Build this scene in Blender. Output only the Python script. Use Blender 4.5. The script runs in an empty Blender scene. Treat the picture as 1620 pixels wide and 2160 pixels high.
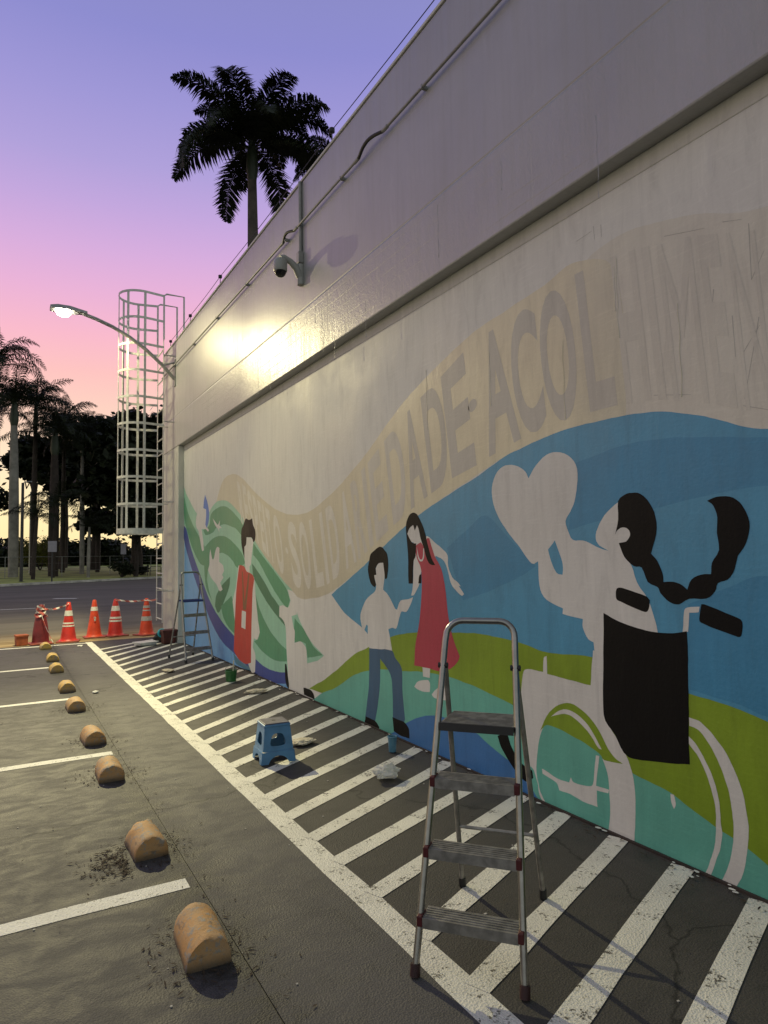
import bpy, bmesh, math, random
from mathutils import Vector, Matrix, Quaternion
random.seed(7)
C = bpy.context.scene.collection
SC = bpy.context.scene
R = math.radians

# ------------------------------------------------------------------ camera
cam_d = bpy.data.cameras.new('camera')
cam = bpy.data.objects.new('camera', cam_d)
C.objects.link(cam)
right = Vector((0.86708788, -0.49786562, -0.01698339))
upv = Vector((-0.0180537, -0.06547612, 0.9976908))
fwd = Vector((0.49782796, 0.86477899, 0.06576187))
M = Matrix((right, upv, -fwd)).transposed().to_4x4()
M.translation = Vector((0, 0, 1.55))
cam.matrix_world = M
cam_d.sensor_fit = 'VERTICAL'
cam_d.sensor_height = 36
cam_d.lens = 36 * 1400 / 2160
cam_d.clip_end = 3000
SC.camera = cam

# ------------------------------------------------------------------ dusk sky
SUNSET_AZ = Vector((-0.15, 0.99, 0)).normalized()
w = bpy.data.worlds.new('World')
SC.world = w
w.use_nodes = True
nt = w.node_tree
nt.nodes.clear()
N = nt.nodes.new
L = nt.links.new
tc = N('ShaderNodeTexCoord')
sep = N('ShaderNodeSeparateXYZ')
L(tc.outputs['Generated'], sep.inputs[0])
def ramp(nt, stops, interp='LINEAR'):
    n = nt.nodes.new('ShaderNodeValToRGB')
    e = n.color_ramp.elements
    n.color_ramp.interpolation = interp
    while len(e) > 1:
        e.remove(e[-1])
    e[0].position = stops[0][0]
    e[0].color = (*stops[0][1], 1)
    for p, c in stops[1:]:
        x = e.new(p)
        x.color = (*c, 1)
    return n
glow = ramp(nt, [(0.0, (1.15, .86, .42)), (.07, (1.12, .92, .52)), (.13, (1.06, .84, .58)), (.20, (1.0, .67, .54)),
                 (.255, (1.0, .56, .54)), (.30, (.96, .50, .61)), (.355, (.83, .455, .69)), (.405, (.69, .425, .73)),
                 (.455, (.55, .39, .73)), (.50, (.44, .36, .71)), (.56, (.35, .315, .68)), (.62, (.272, .268, .63)),
                 (.80, (.23, .245, .46)), (1.0, (.24, .265, .33))])
back = ramp(nt, [(0.0, (.57, .58, .53)), (.2, (.58, .61, .565)), (.45, (.48, .53, .54)), (.7, (.335, .375, .42)), (1.0, (.24, .265, .33))])
L(sep.outputs['Z'], glow.inputs[0])
L(sep.outputs['Z'], back.inputs[0])
hz = N('ShaderNodeVectorMath')
hz.operation = 'MULTIPLY'
hz.inputs[1].default_value = (1, 1, 0)
L(tc.outputs['Generated'], hz.inputs[0])
hn = N('ShaderNodeVectorMath')
hn.operation = 'NORMALIZE'
L(hz.outputs[0], hn.inputs[0])
dot = N('ShaderNodeVectorMath')
dot.operation = 'DOT_PRODUCT'
L(hn.outputs[0], dot.inputs[0])
dot.inputs[1].default_value = SUNSET_AZ
mr = N('ShaderNodeMapRange')
mr.interpolation_type = 'SMOOTHSTEP'
mr.inputs['From Min'].default_value = -0.05
mr.inputs['From Max'].default_value = 0.80
L(dot.outputs['Value'], mr.inputs['Value'])
mix = N('ShaderNodeMix')
mix.data_type = 'RGBA'
L(mr.outputs['Result'], mix.inputs['Factor'])
L(back.outputs['Color'], mix.inputs['A'])
L(glow.outputs['Color'], mix.inputs['B'])
bg = N('ShaderNodeBackground')
bg.inputs['Strength'].default_value = 1.0
L(mix.outputs['Result'], bg.inputs['Color'])
wo = N('ShaderNodeOutputWorld')
L(bg.outputs[0], wo.inputs[0])

SC.view_settings.view_transform = 'Standard'
SC.view_settings.look = 'None'
SC.view_settings.exposure = 0.0
SC.view_settings.gamma = 1.0
SC.view_settings.use_curve_mapping = False

# ------------------------------------------------------------------ materials
MAT = {}
def mat(name, build):
    m = bpy.data.materials.new(name)
    m.use_nodes = True
    t = m.node_tree
    t.nodes.clear()
    out = t.nodes.new('ShaderNodeOutputMaterial')
    bs = t.nodes.new('ShaderNodeBsdfPrincipled')
    t.links.new(bs.outputs[0], out.inputs[0])
    build(t, bs, out)
    MAT[name] = m
    return m
def pos(t, scale=(1, 1, 1), obj=False):
    if obj:
        g = t.nodes.new('ShaderNodeTexCoord').outputs['Object']
    else:
        g = t.nodes.new('ShaderNodeNewGeometry').outputs['Position']
    mp = t.nodes.new('ShaderNodeMapping')
    mp.inputs['Scale'].default_value = scale
    t.links.new(g, mp.inputs[0])
    return mp.outputs[0]
def noise(t, vec, scale, detail=4, rough=.55, dist=0):
    n = t.nodes.new('ShaderNodeTexNoise')
    n.inputs['Scale'].default_value = scale
    n.inputs['Detail'].default_value = detail
    n.inputs['Roughness'].default_value = rough
    n.inputs['Distortion'].default_value = dist
    t.links.new(vec, n.inputs['Vector'])
    return n.outputs['Fac']
def rng(t, v, a, b, c=0., d=1., smooth=True):
    m = t.nodes.new('ShaderNodeMapRange')
    if smooth:
        m.interpolation_type = 'SMOOTHSTEP'
    t.links.new(v, m.inputs['Value'])
    for k, x in zip(('From Min', 'From Max', 'To Min', 'To Max'), (a, b, c, d)):
        m.inputs[k].default_value = x
    return m.outputs['Result']
def math_(t, op, a, b=None):
    m = t.nodes.new('ShaderNodeMath')
    m.operation = op
    for i, x in enumerate((a, b)):
        if x is None:
            continue
        if isinstance(x, (int, float)):
            m.inputs[i].default_value = x
        else:
            t.links.new(x, m.inputs[i])
    return m.outputs[0]
def mixc(t, f, a, b):
    m = t.nodes.new('ShaderNodeMix')
    m.data_type = 'RGBA'
    for k, x in (('Factor', f), ('A', a), ('B', b)):
        if isinstance(x, (int, float)):
            m.inputs[k].default_value = x
        elif isinstance(x, tuple):
            m.inputs[k].default_value = (*x, 1)
        else:
            t.links.new(x, m.inputs[k])
    return m.outputs['Result']
def bump(t, bs, h, strength=.3, dist=.01):
    b = t.nodes.new('ShaderNodeBump')
    b.inputs['Strength'].default_value = strength
    b.inputs['Distance'].default_value = dist
    t.links.new(h, b.inputs['Height'])
    t.links.new(b.outputs[0], bs.inputs['Normal'])
def simple(name, col, rough=.5, metal=0., var=.12, scale=8., obj=True, bmp=0.):
    def f(t, bs, out):
        v = noise(t, pos(t, obj=obj), scale, 5)
        lo = tuple(c * (1 - var) for c in col)
        hi = tuple(min(1, c * (1 + var)) for c in col)
        t.links.new(mixc(t, rng(t, v, .3, .7), lo, hi), bs.inputs['Base Color'])
        bs.inputs['Roughness'].default_value = rough
        bs.inputs['Metallic'].default_value = metal
        if bmp:
            bump(t, bs, noise(t, pos(t, obj=obj), scale * 12, 4), bmp, .004)
    return mat(name, f)
def scl(c, k):
    return tuple(min(1., x * k) for x in c)

# wall paint: roller texture, vertical runs, blotches of thinner paint
def paint(name, col, rough=.45, thin=.08, spec=.5, relief=.26, runs=.14, along=None):
    def f(t, bs, out):
        blot = noise(t, pos(t, (1, 1, 1)), 1.3, 5, .6)
        streak = noise(t, pos(t, (1, 9, .5)), 2.2, 4, .6)
        a = mixc(t, rng(t, blot, .3, .72), scl(col, 1 - thin), scl(col, 1 + thin * .8))
        a2 = mixc(t, rng(t, streak, .45, .75, 0, runs), a, scl(col, .72))
        roll = noise(t, pos(t, (1, 3.2, .55)), 3.4, 5, .7, .6)
        a2 = mixc(t, rng(t, roll, .45, .75, 0, .55), a2, scl(col, .74))
        a2 = mixc(t, rng(t, roll, .45, .25, 0, .5), a2, scl(col, 1.18))
        brush = noise(t, pos(t, (1, 1.2, 14)), 5, 4, .7)
        a2 = mixc(t, rng(t, brush, .52, .72, 0, .28), a2, scl(col, 1.22))
        scuff = noise(t, pos(t, (1, 1, 1)), 26, 4, .7)
        a3 = mixc(t, rng(t, scuff, .66, .74, 0, .35), a2, scl(col, 1.18))
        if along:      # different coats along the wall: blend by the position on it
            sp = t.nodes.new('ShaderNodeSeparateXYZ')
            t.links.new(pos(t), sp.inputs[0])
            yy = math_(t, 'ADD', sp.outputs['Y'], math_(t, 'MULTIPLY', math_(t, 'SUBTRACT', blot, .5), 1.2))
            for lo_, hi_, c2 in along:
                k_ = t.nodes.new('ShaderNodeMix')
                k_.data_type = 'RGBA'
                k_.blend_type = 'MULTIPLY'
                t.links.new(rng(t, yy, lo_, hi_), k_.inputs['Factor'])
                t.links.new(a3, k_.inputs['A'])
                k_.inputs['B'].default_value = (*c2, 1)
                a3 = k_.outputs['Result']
        t.links.new(a3, bs.inputs['Base Color'])
        t.links.new(rng(t, blot, .3, .7, rough * .85, rough * 1.15), bs.inputs['Roughness'])
        bs.inputs['Specular IOR Level'].default_value = spec
        n1 = noise(t, pos(t), 55, 3, .6)
        n2 = noise(t, pos(t, (1, 1, .25)), 7, 4, .6)
        h = math_(t, 'ADD', math_(t, 'MULTIPLY', n1, .35), n2)
        bump(t, bs, h, relief, .012)
    return mat(name, f)
paint('primer', (.665, .655, .60), .60, .05)
paint('wall_plain', (.58, .57, .50), .60, .05)
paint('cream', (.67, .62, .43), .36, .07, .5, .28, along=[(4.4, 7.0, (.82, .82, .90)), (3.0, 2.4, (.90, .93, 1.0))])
paint('letter', (.53, .505, .43), .55, .08, along=[(4.2, 6.2, (1.0, 1.0, 1.0)), (3.0, 2.3, (1.0, 1.0, 1.0))])
paint('letter_light', (.66, .635, .545), .55, .06)
paint('letter_mid', (.60, .572, .485), .55, .06)
paint('tan', (.64, .61, .515), .55, .05)
paint('blue', (.070, .30, .47), .42, .10)
paint('blue_dark', (.046, .25, .425), .42, .10)
paint('lime', (.215, .33, .012), .42, .12)
paint('teal', (.13, .44, .34), .42, .12)
paint('deep', (.045, .17, .40), .40, .12)
paint('sky', (.17, .40, .70), .42, .08)
paint('navy', (.035, .065, .28), .45, .08)
paint('mint', (.29, .56, .41), .45, .06)
paint('green', (.085, .30, .16), .45, .08)
paint('green_dark', (.055, .20, .11), .45, .08)
paint('wing', (.07, .18, .55), .45, .05)
paint('brown', (.016, .009, .008), .5, .1, .15)
paint('black', (.006, .006, .006), .5, .1, .12)
paint('red', (.52, .045, .030), .45, .08)
paint('crimson', (.44, .035, .07), .45, .06)
paint('strap', (.22, .10, .04), .5, .06)
paint('slate', (.07, .20, .28), .45, .06)
paint('denim', (.030, .10, .19), .45, .10)
simple('pencil', (.40, .385, .345), .8)

# fascia: board-marked concrete, painted glossy; grooves only below the seam at 4.28 m
def f_fascia(t, bs, out):
    p = pos(t)
    s = t.nodes.new('ShaderNodeSeparateXYZ')
    t.links.new(p, s.inputs[0])
    z = s.outputs['Z']
    lower = rng(t, z, 4.30, 4.27)
    col = (.35, .352, .345)
    blot = noise(t, p, 1.1, 5, .6)
    streak = noise(t, pos(t, (1, 8, .35)), 2.4, 5, .62)
    a = mixc(t, rng(t, blot, .3, .7), scl(col, .93), scl(col, 1.05))
    a = mixc(t, rng(t, streak, .45, .8, 0, .20), a, scl(col, .70))
    grime = noise(t, pos(t, (1, 2.2, .6)), 1.7, 6, .7, .8)
    a = mixc(t, rng(t, grime, .50, .75, 0, .25), a, scl(col, .72))
    a = mixc(t, rng(t, grime, .40, .26, 0, .5), a, scl(col, 1.15))
    t.links.new(a, bs.inputs['Base Color'])
    t.links.new(rng(t, streak, .3, .75, .34, .46), bs.inputs['Roughness'])
    n1 = noise(t, p, 60, 3, .6)
    n2 = noise(t, pos(t, (1, 1.6, .8)), 16, 4, .65)
    n3 = noise(t, pos(t, (1, 6, .4)), 3, 4, .6)
    wob = noise(t, pos(t, (1, .5, 3)), 3, 3)
    zz = math_(t, 'ADD', z, math_(t, 'MULTIPLY', wob, .02))
    fr = math_(t, 'FRACT', math_(t, 'MULTIPLY', zz, 9.0))
    patchy = rng(t, noise(t, pos(t, (1, .55, 1.6)), 1.3, 4, .6), .42, .66)
    groove = math_(t, 'MULTIPLY', math_(t, 'MULTIPLY', rng(t, fr, .0, .06, 1., 0.), lower), patchy)
    seamv = math_(t, 'FRACT', math_(t, 'MULTIPLY', s.outputs['Y'], .333))
    vg = math_(t, 'MULTIPLY', rng(t, seamv, .0, .008, 1., 0.), lower)
    seam = math_(t, 'MULTIPLY', rng(t, z, 4.27, 4.285), rng(t, z, 4.30, 4.285))
    h = math_(t, 'ADD', math_(t, 'MULTIPLY', n1, .25), math_(t, 'MULTIPLY', n2, .5))
    h = math_(t, 'MULTIPLY', h, rng(t, lower, 0, 1, .45, 1.25))
    h = math_(t, 'ADD', h, math_(t, 'MULTIPLY', n3, .25))
    h = math_(t, 'SUBTRACT', h, math_(t, 'MULTIPLY', groove, .3))
    h = math_(t, 'SUBTRACT', h, math_(t, 'MULTIPLY', vg, .12))
    h = math_(t, 'SUBTRACT', h, math_(t, 'MULTIPLY', seam, 1.0))
    bs.inputs['Specular IOR Level'].default_value = .95
    bump(t, bs, h, .42, .014)
mat('fascia', f_fascia)

def asphalt(name, base, patch, tint, crack=True):
    def f(t, bs, out):
        p = pos(t)
        big = noise(t, p, .55, 5, .62, .4)
        mid = noise(t, pos(t, (1, 1.8, 1)), 4.5, 6, .68, .6)
        fine = noise(t, p, 150, 3, .7)
        a = mixc(t, rng(t, big, .35, .65), base, patch)
        a = mixc(t, rng(t, mid, .50, .68, 0, .55), a, scl(base, .55))
        a = mixc(t, rng(t, mid, .42, .30, 0, .35), a, tint)
        stain = noise(t, pos(t, (1, .7, 1)), 1.5, 7, .72, 1.0)
        a = mixc(t, rng(t, stain, .52, .70, 0, .65), a, scl(base, .48))
        a = mixc(t, rng(t, stain, .42, .25, 0, .45), a, scl(tint, 1.15))
        grit = t.nodes.new('ShaderNodeTexVoronoi')
        grit.inputs['Scale'].default_value = 130
        t.links.new(p, grit.inputs['Vector'])
        a = mixc(t, rng(t, fine, .35, .7, 0, .45), a, scl(tint, 1.25))
        a = mixc(t, rng(t, grit.outputs['Distance'], .0, .22, .35, 0), a, scl(base, .5))
        if crack:
            v = t.nodes.new('ShaderNodeTexVoronoi')
            v.feature = 'DISTANCE_TO_EDGE'
            v.inputs['Scale'].default_value = .38
            wv = t.nodes.new('ShaderNodeVectorMath')
            wv.operation = 'ADD'
            nn = t.nodes.new('ShaderNodeTexNoise')
            nn.inputs['Scale'].default_value = 2.5
            nn.inputs['Detail'].default_value = 5
            t.links.new(p, nn.inputs['Vector'])
            sc = t.nodes.new('ShaderNodeVectorMath')
            sc.operation = 'SCALE'
            sc.inputs['Scale'].default_value = .55
            t.links.new(nn.outputs['Color'], sc.inputs[0])
            t.links.new(p, wv.inputs[0])
            t.links.new(sc.outputs[0], wv.inputs[1])
            t.links.new(wv.outputs[0], v.inputs['Vector'])
            a = mixc(t, rng(t, v.outputs['Distance'], .0, .006, .75, 0), a, scl(base, .25))
        # grime gathered along the joint at x = 0.85
        sp = t.nodes.new('ShaderNodeSeparateXYZ')
        t.links.new(p, sp.inputs[0])
        off = math_(t, 'ABSOLUTE', math_(t, 'SUBTRACT', sp.outputs['X'], .80))
        near = rng(t, off, .02, .26, 1., 0.)
        a = mixc(t, math_(t, 'MULTIPLY', near, rng(t, mid, .40, .62, .1, .9)), a, scl(base, .38))
        t.links.new(a, bs.inputs['Base Color'])
        t.links.new(rng(t, mid, .3, .7, .78, .6), bs.inputs['Roughness'])
        bs.inputs['Specular IOR Level'].default_value = .35
        h = math_(t, 'ADD', math_(t, 'MULTIPLY', fine, .5), math_(t, 'ADD', grit.outputs['Distance'], math_(t, 'MULTIPLY', mid, .02)))
        bump(t, bs, h, .32, .006)
    return mat(name, f)
asphalt('asphalt', (.050, .0475, .0485), (.066, .0625, .063), (.088, .084, .083))
asphalt('asphalt_dark', (.046, .0425, .039), (.059, .055, .050), (.080, .074, .066))
asphalt('concrete_apron', (.070, .066, .066), (.086, .082, .081), (.104, .099, .097))
def f_road(t, bs, out):
    p = pos(t)
    s = t.nodes.new('ShaderNodeSeparateXYZ')
    t.links.new(p, s.inputs[0])
    big = noise(t, pos(t, (.25, 1, 1)), .5, 5, .6, .3)
    st = noise(t, pos(t, (.12, 1, 1)), 2.2, 5, .65)
    a = mixc(t, rng(t, big, .3, .7), (.105, .095, .088), (.15, .137, .125))
    a = mixc(t, rng(t, st, .5, .7, 0, .5), a, (.20, .165, .14))
    near = math_(t, 'ADD', s.outputs['Y'], math_(t, 'MULTIPLY', st, 4.0))
    sand = mixc(t, rng(t, st, .35, .6), (.16, .11, .06), (.40, .30, .17))
    a = mixc(t, rng(t, near, 19.2, 16.2), a, sand)
    t.links.new(a, bs.inputs['Base Color'])
    bs.inputs['Roughness'].default_value = .95
    bs.inputs['Specular IOR Level'].default_value = .08
    bump(t, bs, noise(t, p, 60, 4), .3, .006)
mat('road', f_road)
def roadpaint(name, col, wear=.5, under=(.10, .09, .075)):
    def f(t, bs, out):
        p = pos(t)
        n1 = noise(t, p, 60, 4, .75)
        n2 = noise(t, p, 9, 5, .7)
        m = math_(t, 'ADD', math_(t, 'MULTIPLY', n1, .6), math_(t, 'MULTIPLY', n2, .55))
        k = rng(t, m, wear + .10, wear + .17)
        dirt = noise(t, p, 3.5, 5, .65)
        a = mixc(t, rng(t, dirt, .35, .75, 0, .5), col, scl(col, .70))
        v = t.nodes.new('ShaderNodeTexVoronoi')
        v.inputs['Scale'].default_value = 110
        t.links.new(p, v.inputs['Vector'])
        a = mixc(t, rng(t, v.outputs['Distance'], .0, .3, .45, 0), a, scl(col, .45))
        t.links.new(mixc(t, k, a, under), bs.inputs['Base Color'])
        bs.inputs['Roughness'].default_value = .62
        bump(t, bs, math_(t, 'ADD', n1, v.outputs['Distance']), .55, .005)
    return mat(name, f)
roadpaint('line_paint', (.76, .74, .65), .52)
roadpaint('bay_paint', (.74, .73, .68), .53)
def f_stop(t, bs, out):
    p = pos(t)
    n1 = noise(t, p, 26, 6, .75)
    n2 = noise(t, p, 7, 5, .65)
    n3 = noise(t, p, 90, 4, .7)
    s = t.nodes.new('ShaderNodeSeparateXYZ')
    t.links.new(p, s.inputs[0])
    far = rng(t, s.outputs['Y'], 6.5, 10.5)
    base = mixc(t, far, (.50, .27, .095), (.64, .42, .07))
    a = mixc(t, rng(t, n2, .38, .68, 0, .75), base, (.44, .30, .17))
    a = mixc(t, rng(t, n1, .53, .58, 0, .9), a, (.30, .275, .235))
    a = mixc(t, rng(t, n3, .55, .70, 0, .45), a, (.20, .15, .10))
    scuff = noise(t, pos(t, (1, 1, 4)), 9, 5, .7)
    a = mixc(t, rng(t, scuff, .56, .68, 0, .6), a, (.10, .085, .07))
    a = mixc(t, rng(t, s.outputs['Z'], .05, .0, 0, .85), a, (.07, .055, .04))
    t.links.new(a, bs.inputs['Base Color'])
    bs.inputs['Roughness'].default_value = .72
    bump(t, bs, math_(t, 'ADD', n1, math_(t, 'MULTIPLY', n3, .6)), .7, .006)
mat('stop_paint', f_stop)
simple('lawn', (.27, .30, .075), .9, 0, .45, .35, False, .6)  # grass colour lightened to stand in for lamps shining on it
simple('far_ground', (.07, .075, .035), .95, 0, .3, .1, False)
simple('kerb', (.42, .40, .36), .8, 0, .3, 2.0, False, .3)
simple('aluminium', (.30, .292, .28), .28, 1.0, .10, 30)
simple('aluminium_dull', (.29, .28, .26), .50, .7, .25, 24)
simple('steel_white', (.56, .555, .52), .45, .0, .12, 14)
simple('galvanised', (.30, .30, .29), .5, .5, .2, 20)
simple('pvc_grey', (.28, .275, .265), .45, 0, .12, 12)
simple('black_rubber', (.014, .014, .014), .6)
simple('red_plastic', (.075, .008, .010), .5)
simple('foot_dark', (.030, .008, .009), .6)
simple('camera_grey', (.33, .33, .31), .4, 0, .06)
def f_dome(t, bs, out):
    bs.inputs['Base Color'].default_value = (.01, .01, .012, 1)
    bs.inputs['Roughness'].default_value = .06
mat('smoked_dome', f_dome)
simple('stool_blue', (.085, .22, .40), .38, 0, .12, 10)
simple('stool_seat', (.10, .095, .125), .5, 0, .25, 18)
simple('cone_orange', (.62, .060, .018), .5, 0, .18, 7)
simple('cone_red', (.60, .035, .022), .45, 0, .18, 7)
simple('cone_maroon', (.17, .016, .020), .55, 0, .25, 7)
simple('cone_band', (.74, .72, .64), .35, 0, .12, 18)
simple('cone_band_grey', (.40, .39, .37), .4, 0, .15, 18)
simple('cone_base', (.27, .06, .035), .65, 0, .3, 9)
simple('brick_red', (.34, .085, .03), .7, 0, .25, 9)
simple('pot_brown', (.085, .020, .012), .6, 0, .2, 9)
simple('green_plastic', (.03, .13, .035), .4, 0, .2, 14)
simple('cup_blue', (.09, .22, .30), .3, 0, .1, 14)
simple('teal_plastic', (.03, .42, .50), .35, 0, .1, 14)
simple('white_plastic', (.68, .67, .62), .4, 0, .1, 12)
simple('rag', (.62, .56, .42), .9, 0, .3, 30, True, .5)
simple('bark_palm', (.06, .05, .042), .85, 0, .35, 2.5, True, .5)
simple('bark_pale', (.22, .205, .18), .8, 0, .25, 2.0, True, .4)
simple('bark_dark', (.035, .025, .02), .9, 0, .3, 3, True, .5)
simple('crownshaft', (.022, .032, .014), .5, 0, .2, 2)
simple('pole_pale', (.50, .46, .36), .6, 0, .15, 3)
simple('sign_back', (.26, .25, .29), .5, .3, .1, 4)
simple('dark_post', (.03, .03, .03), .6, 0, .2, 3)
def leaf(name, col, trans=.25, var=.45):
    def f(t, bs, out):
        oi = t.nodes.new('ShaderNodeObjectInfo')
        v = noise(t, pos(t), .9, 4)
        a = mixc(t, rng(t, v, .3, .7), scl(col, 1 - var), scl(col, 1 + var))
        t.links.new(a, bs.inputs['Base Color'])
        bs.inputs['Roughness'].default_value = .6
        bs.inputs['Specular IOR Level'].default_value = .2
        tr = t.nodes.new('ShaderNodeBsdfTranslucent')
        t.links.new(a, tr.inputs['Color'])
        ms = t.nodes.new('ShaderNodeMixShader')
        ms.inputs[0].default_value = trans
        t.links.new(bs.outputs[0], ms.inputs[1])
        t.links.new(tr.outputs[0], ms.inputs[2])
        t.links.new(ms.outputs[0], out.inputs[0])
    return mat(name, f)
leaf('palm_leaf', (.016, .021, .009), .06)
leaf('tree_leaf', (.014, .019, .008), .05)
leaf('shrub_leaf_lit', (.10, .105, .022), .3)  # yellow light falling on the shrub is put into this leaf colour
simple('dry_leaf', (.040, .026, .016), .95, 0, .5, 30)
def f_lens(t, bs, out):
    e = t.nodes.new('ShaderNodeEmission')
    e.inputs['Color'].default_value = (1, .93, .72, 1)
    e.inputs['Strength'].default_value = 60
    t.links.new(e.outputs[0], out.inputs[0])
mat('lamp_lens', f_lens)
def f_tape(t, bs, out):
    s = t.nodes.new('ShaderNodeSeparateXYZ')
    t.links.new(pos(t), s.inputs[0])
    d = math_(t, 'FRACT', math_(t, 'MULTIPLY', math_(t, 'ADD', s.outputs['X'], s.outputs['Z']), 7.0))
    t.links.new(mixc(t, rng(t, d, .48, .52), (.72, .68, .62), (.50, .12, .10)), bs.inputs['Base Color'])
    bs.inputs['Roughness'].default_value = .35
mat('barrier_tape', f_tape)
def f_film(t, bs, out):
    bs.inputs['Base Color'].default_value = (.85, .84, .78, 1)
    bs.inputs['Roughness'].default_value = .12
    bs.inputs['Transmission Weight'].default_value = .45
    bs.inputs['IOR'].default_value = 1.2
mat('plastic_film', f_film)

simple('navy_plate', (.03, .05, .20), .5, 0, .1, 10)
# ------------------------------------------------------------------ mesh helpers
class MB:
    def __init__(self):
        self.v = []
        self.f = []
    def quad(self, a, b, c, d):
        i = len(self.v)
        self.v += [tuple(a), tuple(b), tuple(c), tuple(d)]
        self.f.append((i, i + 1, i + 2, i + 3))
    def tri(self, a, b, c):
        i = len(self.v)
        self.v += [tuple(a), tuple(b), tuple(c)]
        self.f.append((i, i + 1, i + 2))
    def box(self, lo, hi):
        i = len(self.v)
        (a, b, c), (d, e, f) = lo, hi
        self.v += [(a, b, c), (d, b, c), (d, e, c), (a, e, c), (a, b, f), (d, b, f), (d, e, f), (a, e, f)]
        for q in ((0, 3, 2, 1), (4, 5, 6, 7), (0, 1, 5, 4), (1, 2, 6, 5), (2, 3, 7, 6), (3, 0, 4, 7)):
            self.f.append(tuple(i + k for k in q))
    def prism(self, bottom, top):
        n = len(bottom)
        i = len(self.v)
        self.v += [tuple(p) for p in bottom] + [tuple(p) for p in top]
        self.f.append(tuple(i + k for k in range(n))[::-1])
        self.f.append(tuple(i + n + k for k in range(n)))
        for k in range(n):
            j = (k + 1) % n
            self.f.append((i + k, i + j, i + n + j, i + n + k))
    def tube(self, pts, rad, seg=8, cap=True, closed=False):
        pts = [Vector(p) for p in pts]
        n = len(pts)
        if not isinstance(rad, (list, tuple)):
            rad = [rad] * n
        base = len(self.v)
        ref = None
        for k in range(n):
            if closed:
                d = pts[(k + 1) % n] - pts[k - 1]
            elif k == 0:
                d = pts[1] - pts[0]
            elif k == n - 1:
                d = pts[-1] - pts[-2]
            else:
                d = pts[k + 1] - pts[k - 1]
            d.normalize()
            if ref is None:
                ref = Vector((0, 0, 1)) if abs(d.z) < .9 else Vector((1, 0, 0))
            a = d.cross(ref)
            if a.length < 1e-4:
                a = d.cross(Vector((0, 1, 0)))
            a.normalize()
            b = d.cross(a).normalized()
            ref = -b if (-b).dot(ref) > 0 else b
            for s in range(seg):
                t = 2 * math.pi * s / seg
                self.v.append(tuple(pts[k] + (a * math.cos(t) + b * math.sin(t)) * rad[k]))
        m = n if closed else n - 1
        for k in range(m):
            for s in range(seg):
                s2 = (s + 1) % seg
                k2 = (k + 1) % n
                self.f.append((base + k * seg + s, base + k * seg + s2, base + k2 * seg + s2, base + k2 * seg + s))
        if cap and not closed:
            self.f.append(tuple(base + s for s in range(seg))[::-1])
            self.f.append(tuple(base + (n - 1) * seg + s for s in range(seg)))
    def lathe(self, prof, seg=24, c=(0, 0, 0)):
        base = len(self.v)
        n = len(prof)
        for r, z in prof:
            for s in range(seg):
                t = 2 * math.pi * s / seg
                self.v.append((c[0] + r * math.cos(t), c[1] + r * math.sin(t), c[2] + z))
        for k in range(n - 1):
            for s in range(seg):
                s2 = (s + 1) % seg
                self.f.append((base + k * seg + s, base + k * seg + s2, base + (k + 1) * seg + s2, base + (k + 1) * seg + s))
        self.f.append(tuple(base + s for s in range(seg))[::-1])
        self.f.append(tuple(base + (n - 1) * seg + s for s in range(seg)))
    def mesh(self, name, m, smooth=False, fix=True):
        me = bpy.data.meshes.new(name)
        me.from_pydata(self.v, [], self.f)
        if fix:
            bm = bmesh.new()
            bm.from_mesh(me)
            bmesh.ops.recalc_face_normals(bm, faces=bm.faces)
            bm.to_mesh(me)
            bm.free()
        me.materials.append(MAT[m])
        if smooth:
            for p in me.polygons:
                p.use_smooth = True
        me.update()
        return me
    def build(self, name, m, parent=None, smooth=False, fix=True, bevel=0, loc=None):
        o = bpy.data.objects.new(name, self.mesh(name, m, smooth, fix))
        C.objects.link(o)
        if parent is not None:
            o.parent = parent
        if loc is not None:
            o.location = loc
        if bevel:
            b = o.modifiers.new('bevel', 'BEVEL')
            b.width = bevel
            b.segments = 2
            b.limit_method = 'ANGLE'
        if smooth:
            autosmooth(o.data)
        return o
def autosmooth(me, ang=40):
    bm = bmesh.new()
    bm.from_mesh(me)
    for e in bm.edges:
        if len(e.link_faces) == 2:
            e.smooth = e.calc_face_angle(0) < R(ang)
    bm.to_mesh(me)
    bm.free()
def tag(o, label, cat, group=None):
    o['label'] = label
    o['category'] = cat
    if group:
        o['group'] = group
    return o
def empty(name, loc=(0, 0, 0), rz=0):
    o = bpy.data.objects.new(name, None)
    C.objects.link(o)
    o.location = loc
    o.rotation_euler = (0, 0, rz)
    o.empty_display_size = .2
    return o
def struct(o):
    o['kind'] = 'structure'
    return o
def stuff(o):
    o['kind'] = 'stuff'
    return o
def copy_tree(o, parent=None):
    c = o.copy()
    C.objects.link(c)
    c.parent = parent
    for ch in list(o.children):
        copy_tree(ch, c)
    return c
def sheet(name, m, pts, z, parent=None):
    b = MB()
    i = len(b.v)
    b.v += [(x, y, z) for x, y in pts]
    b.f.append(tuple(range(len(pts))))
    o = b.build(name, m, parent, fix=False)
    if o.data.polygons[0].normal.z < 0:
        o.data.flip_normals()
    return o
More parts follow.
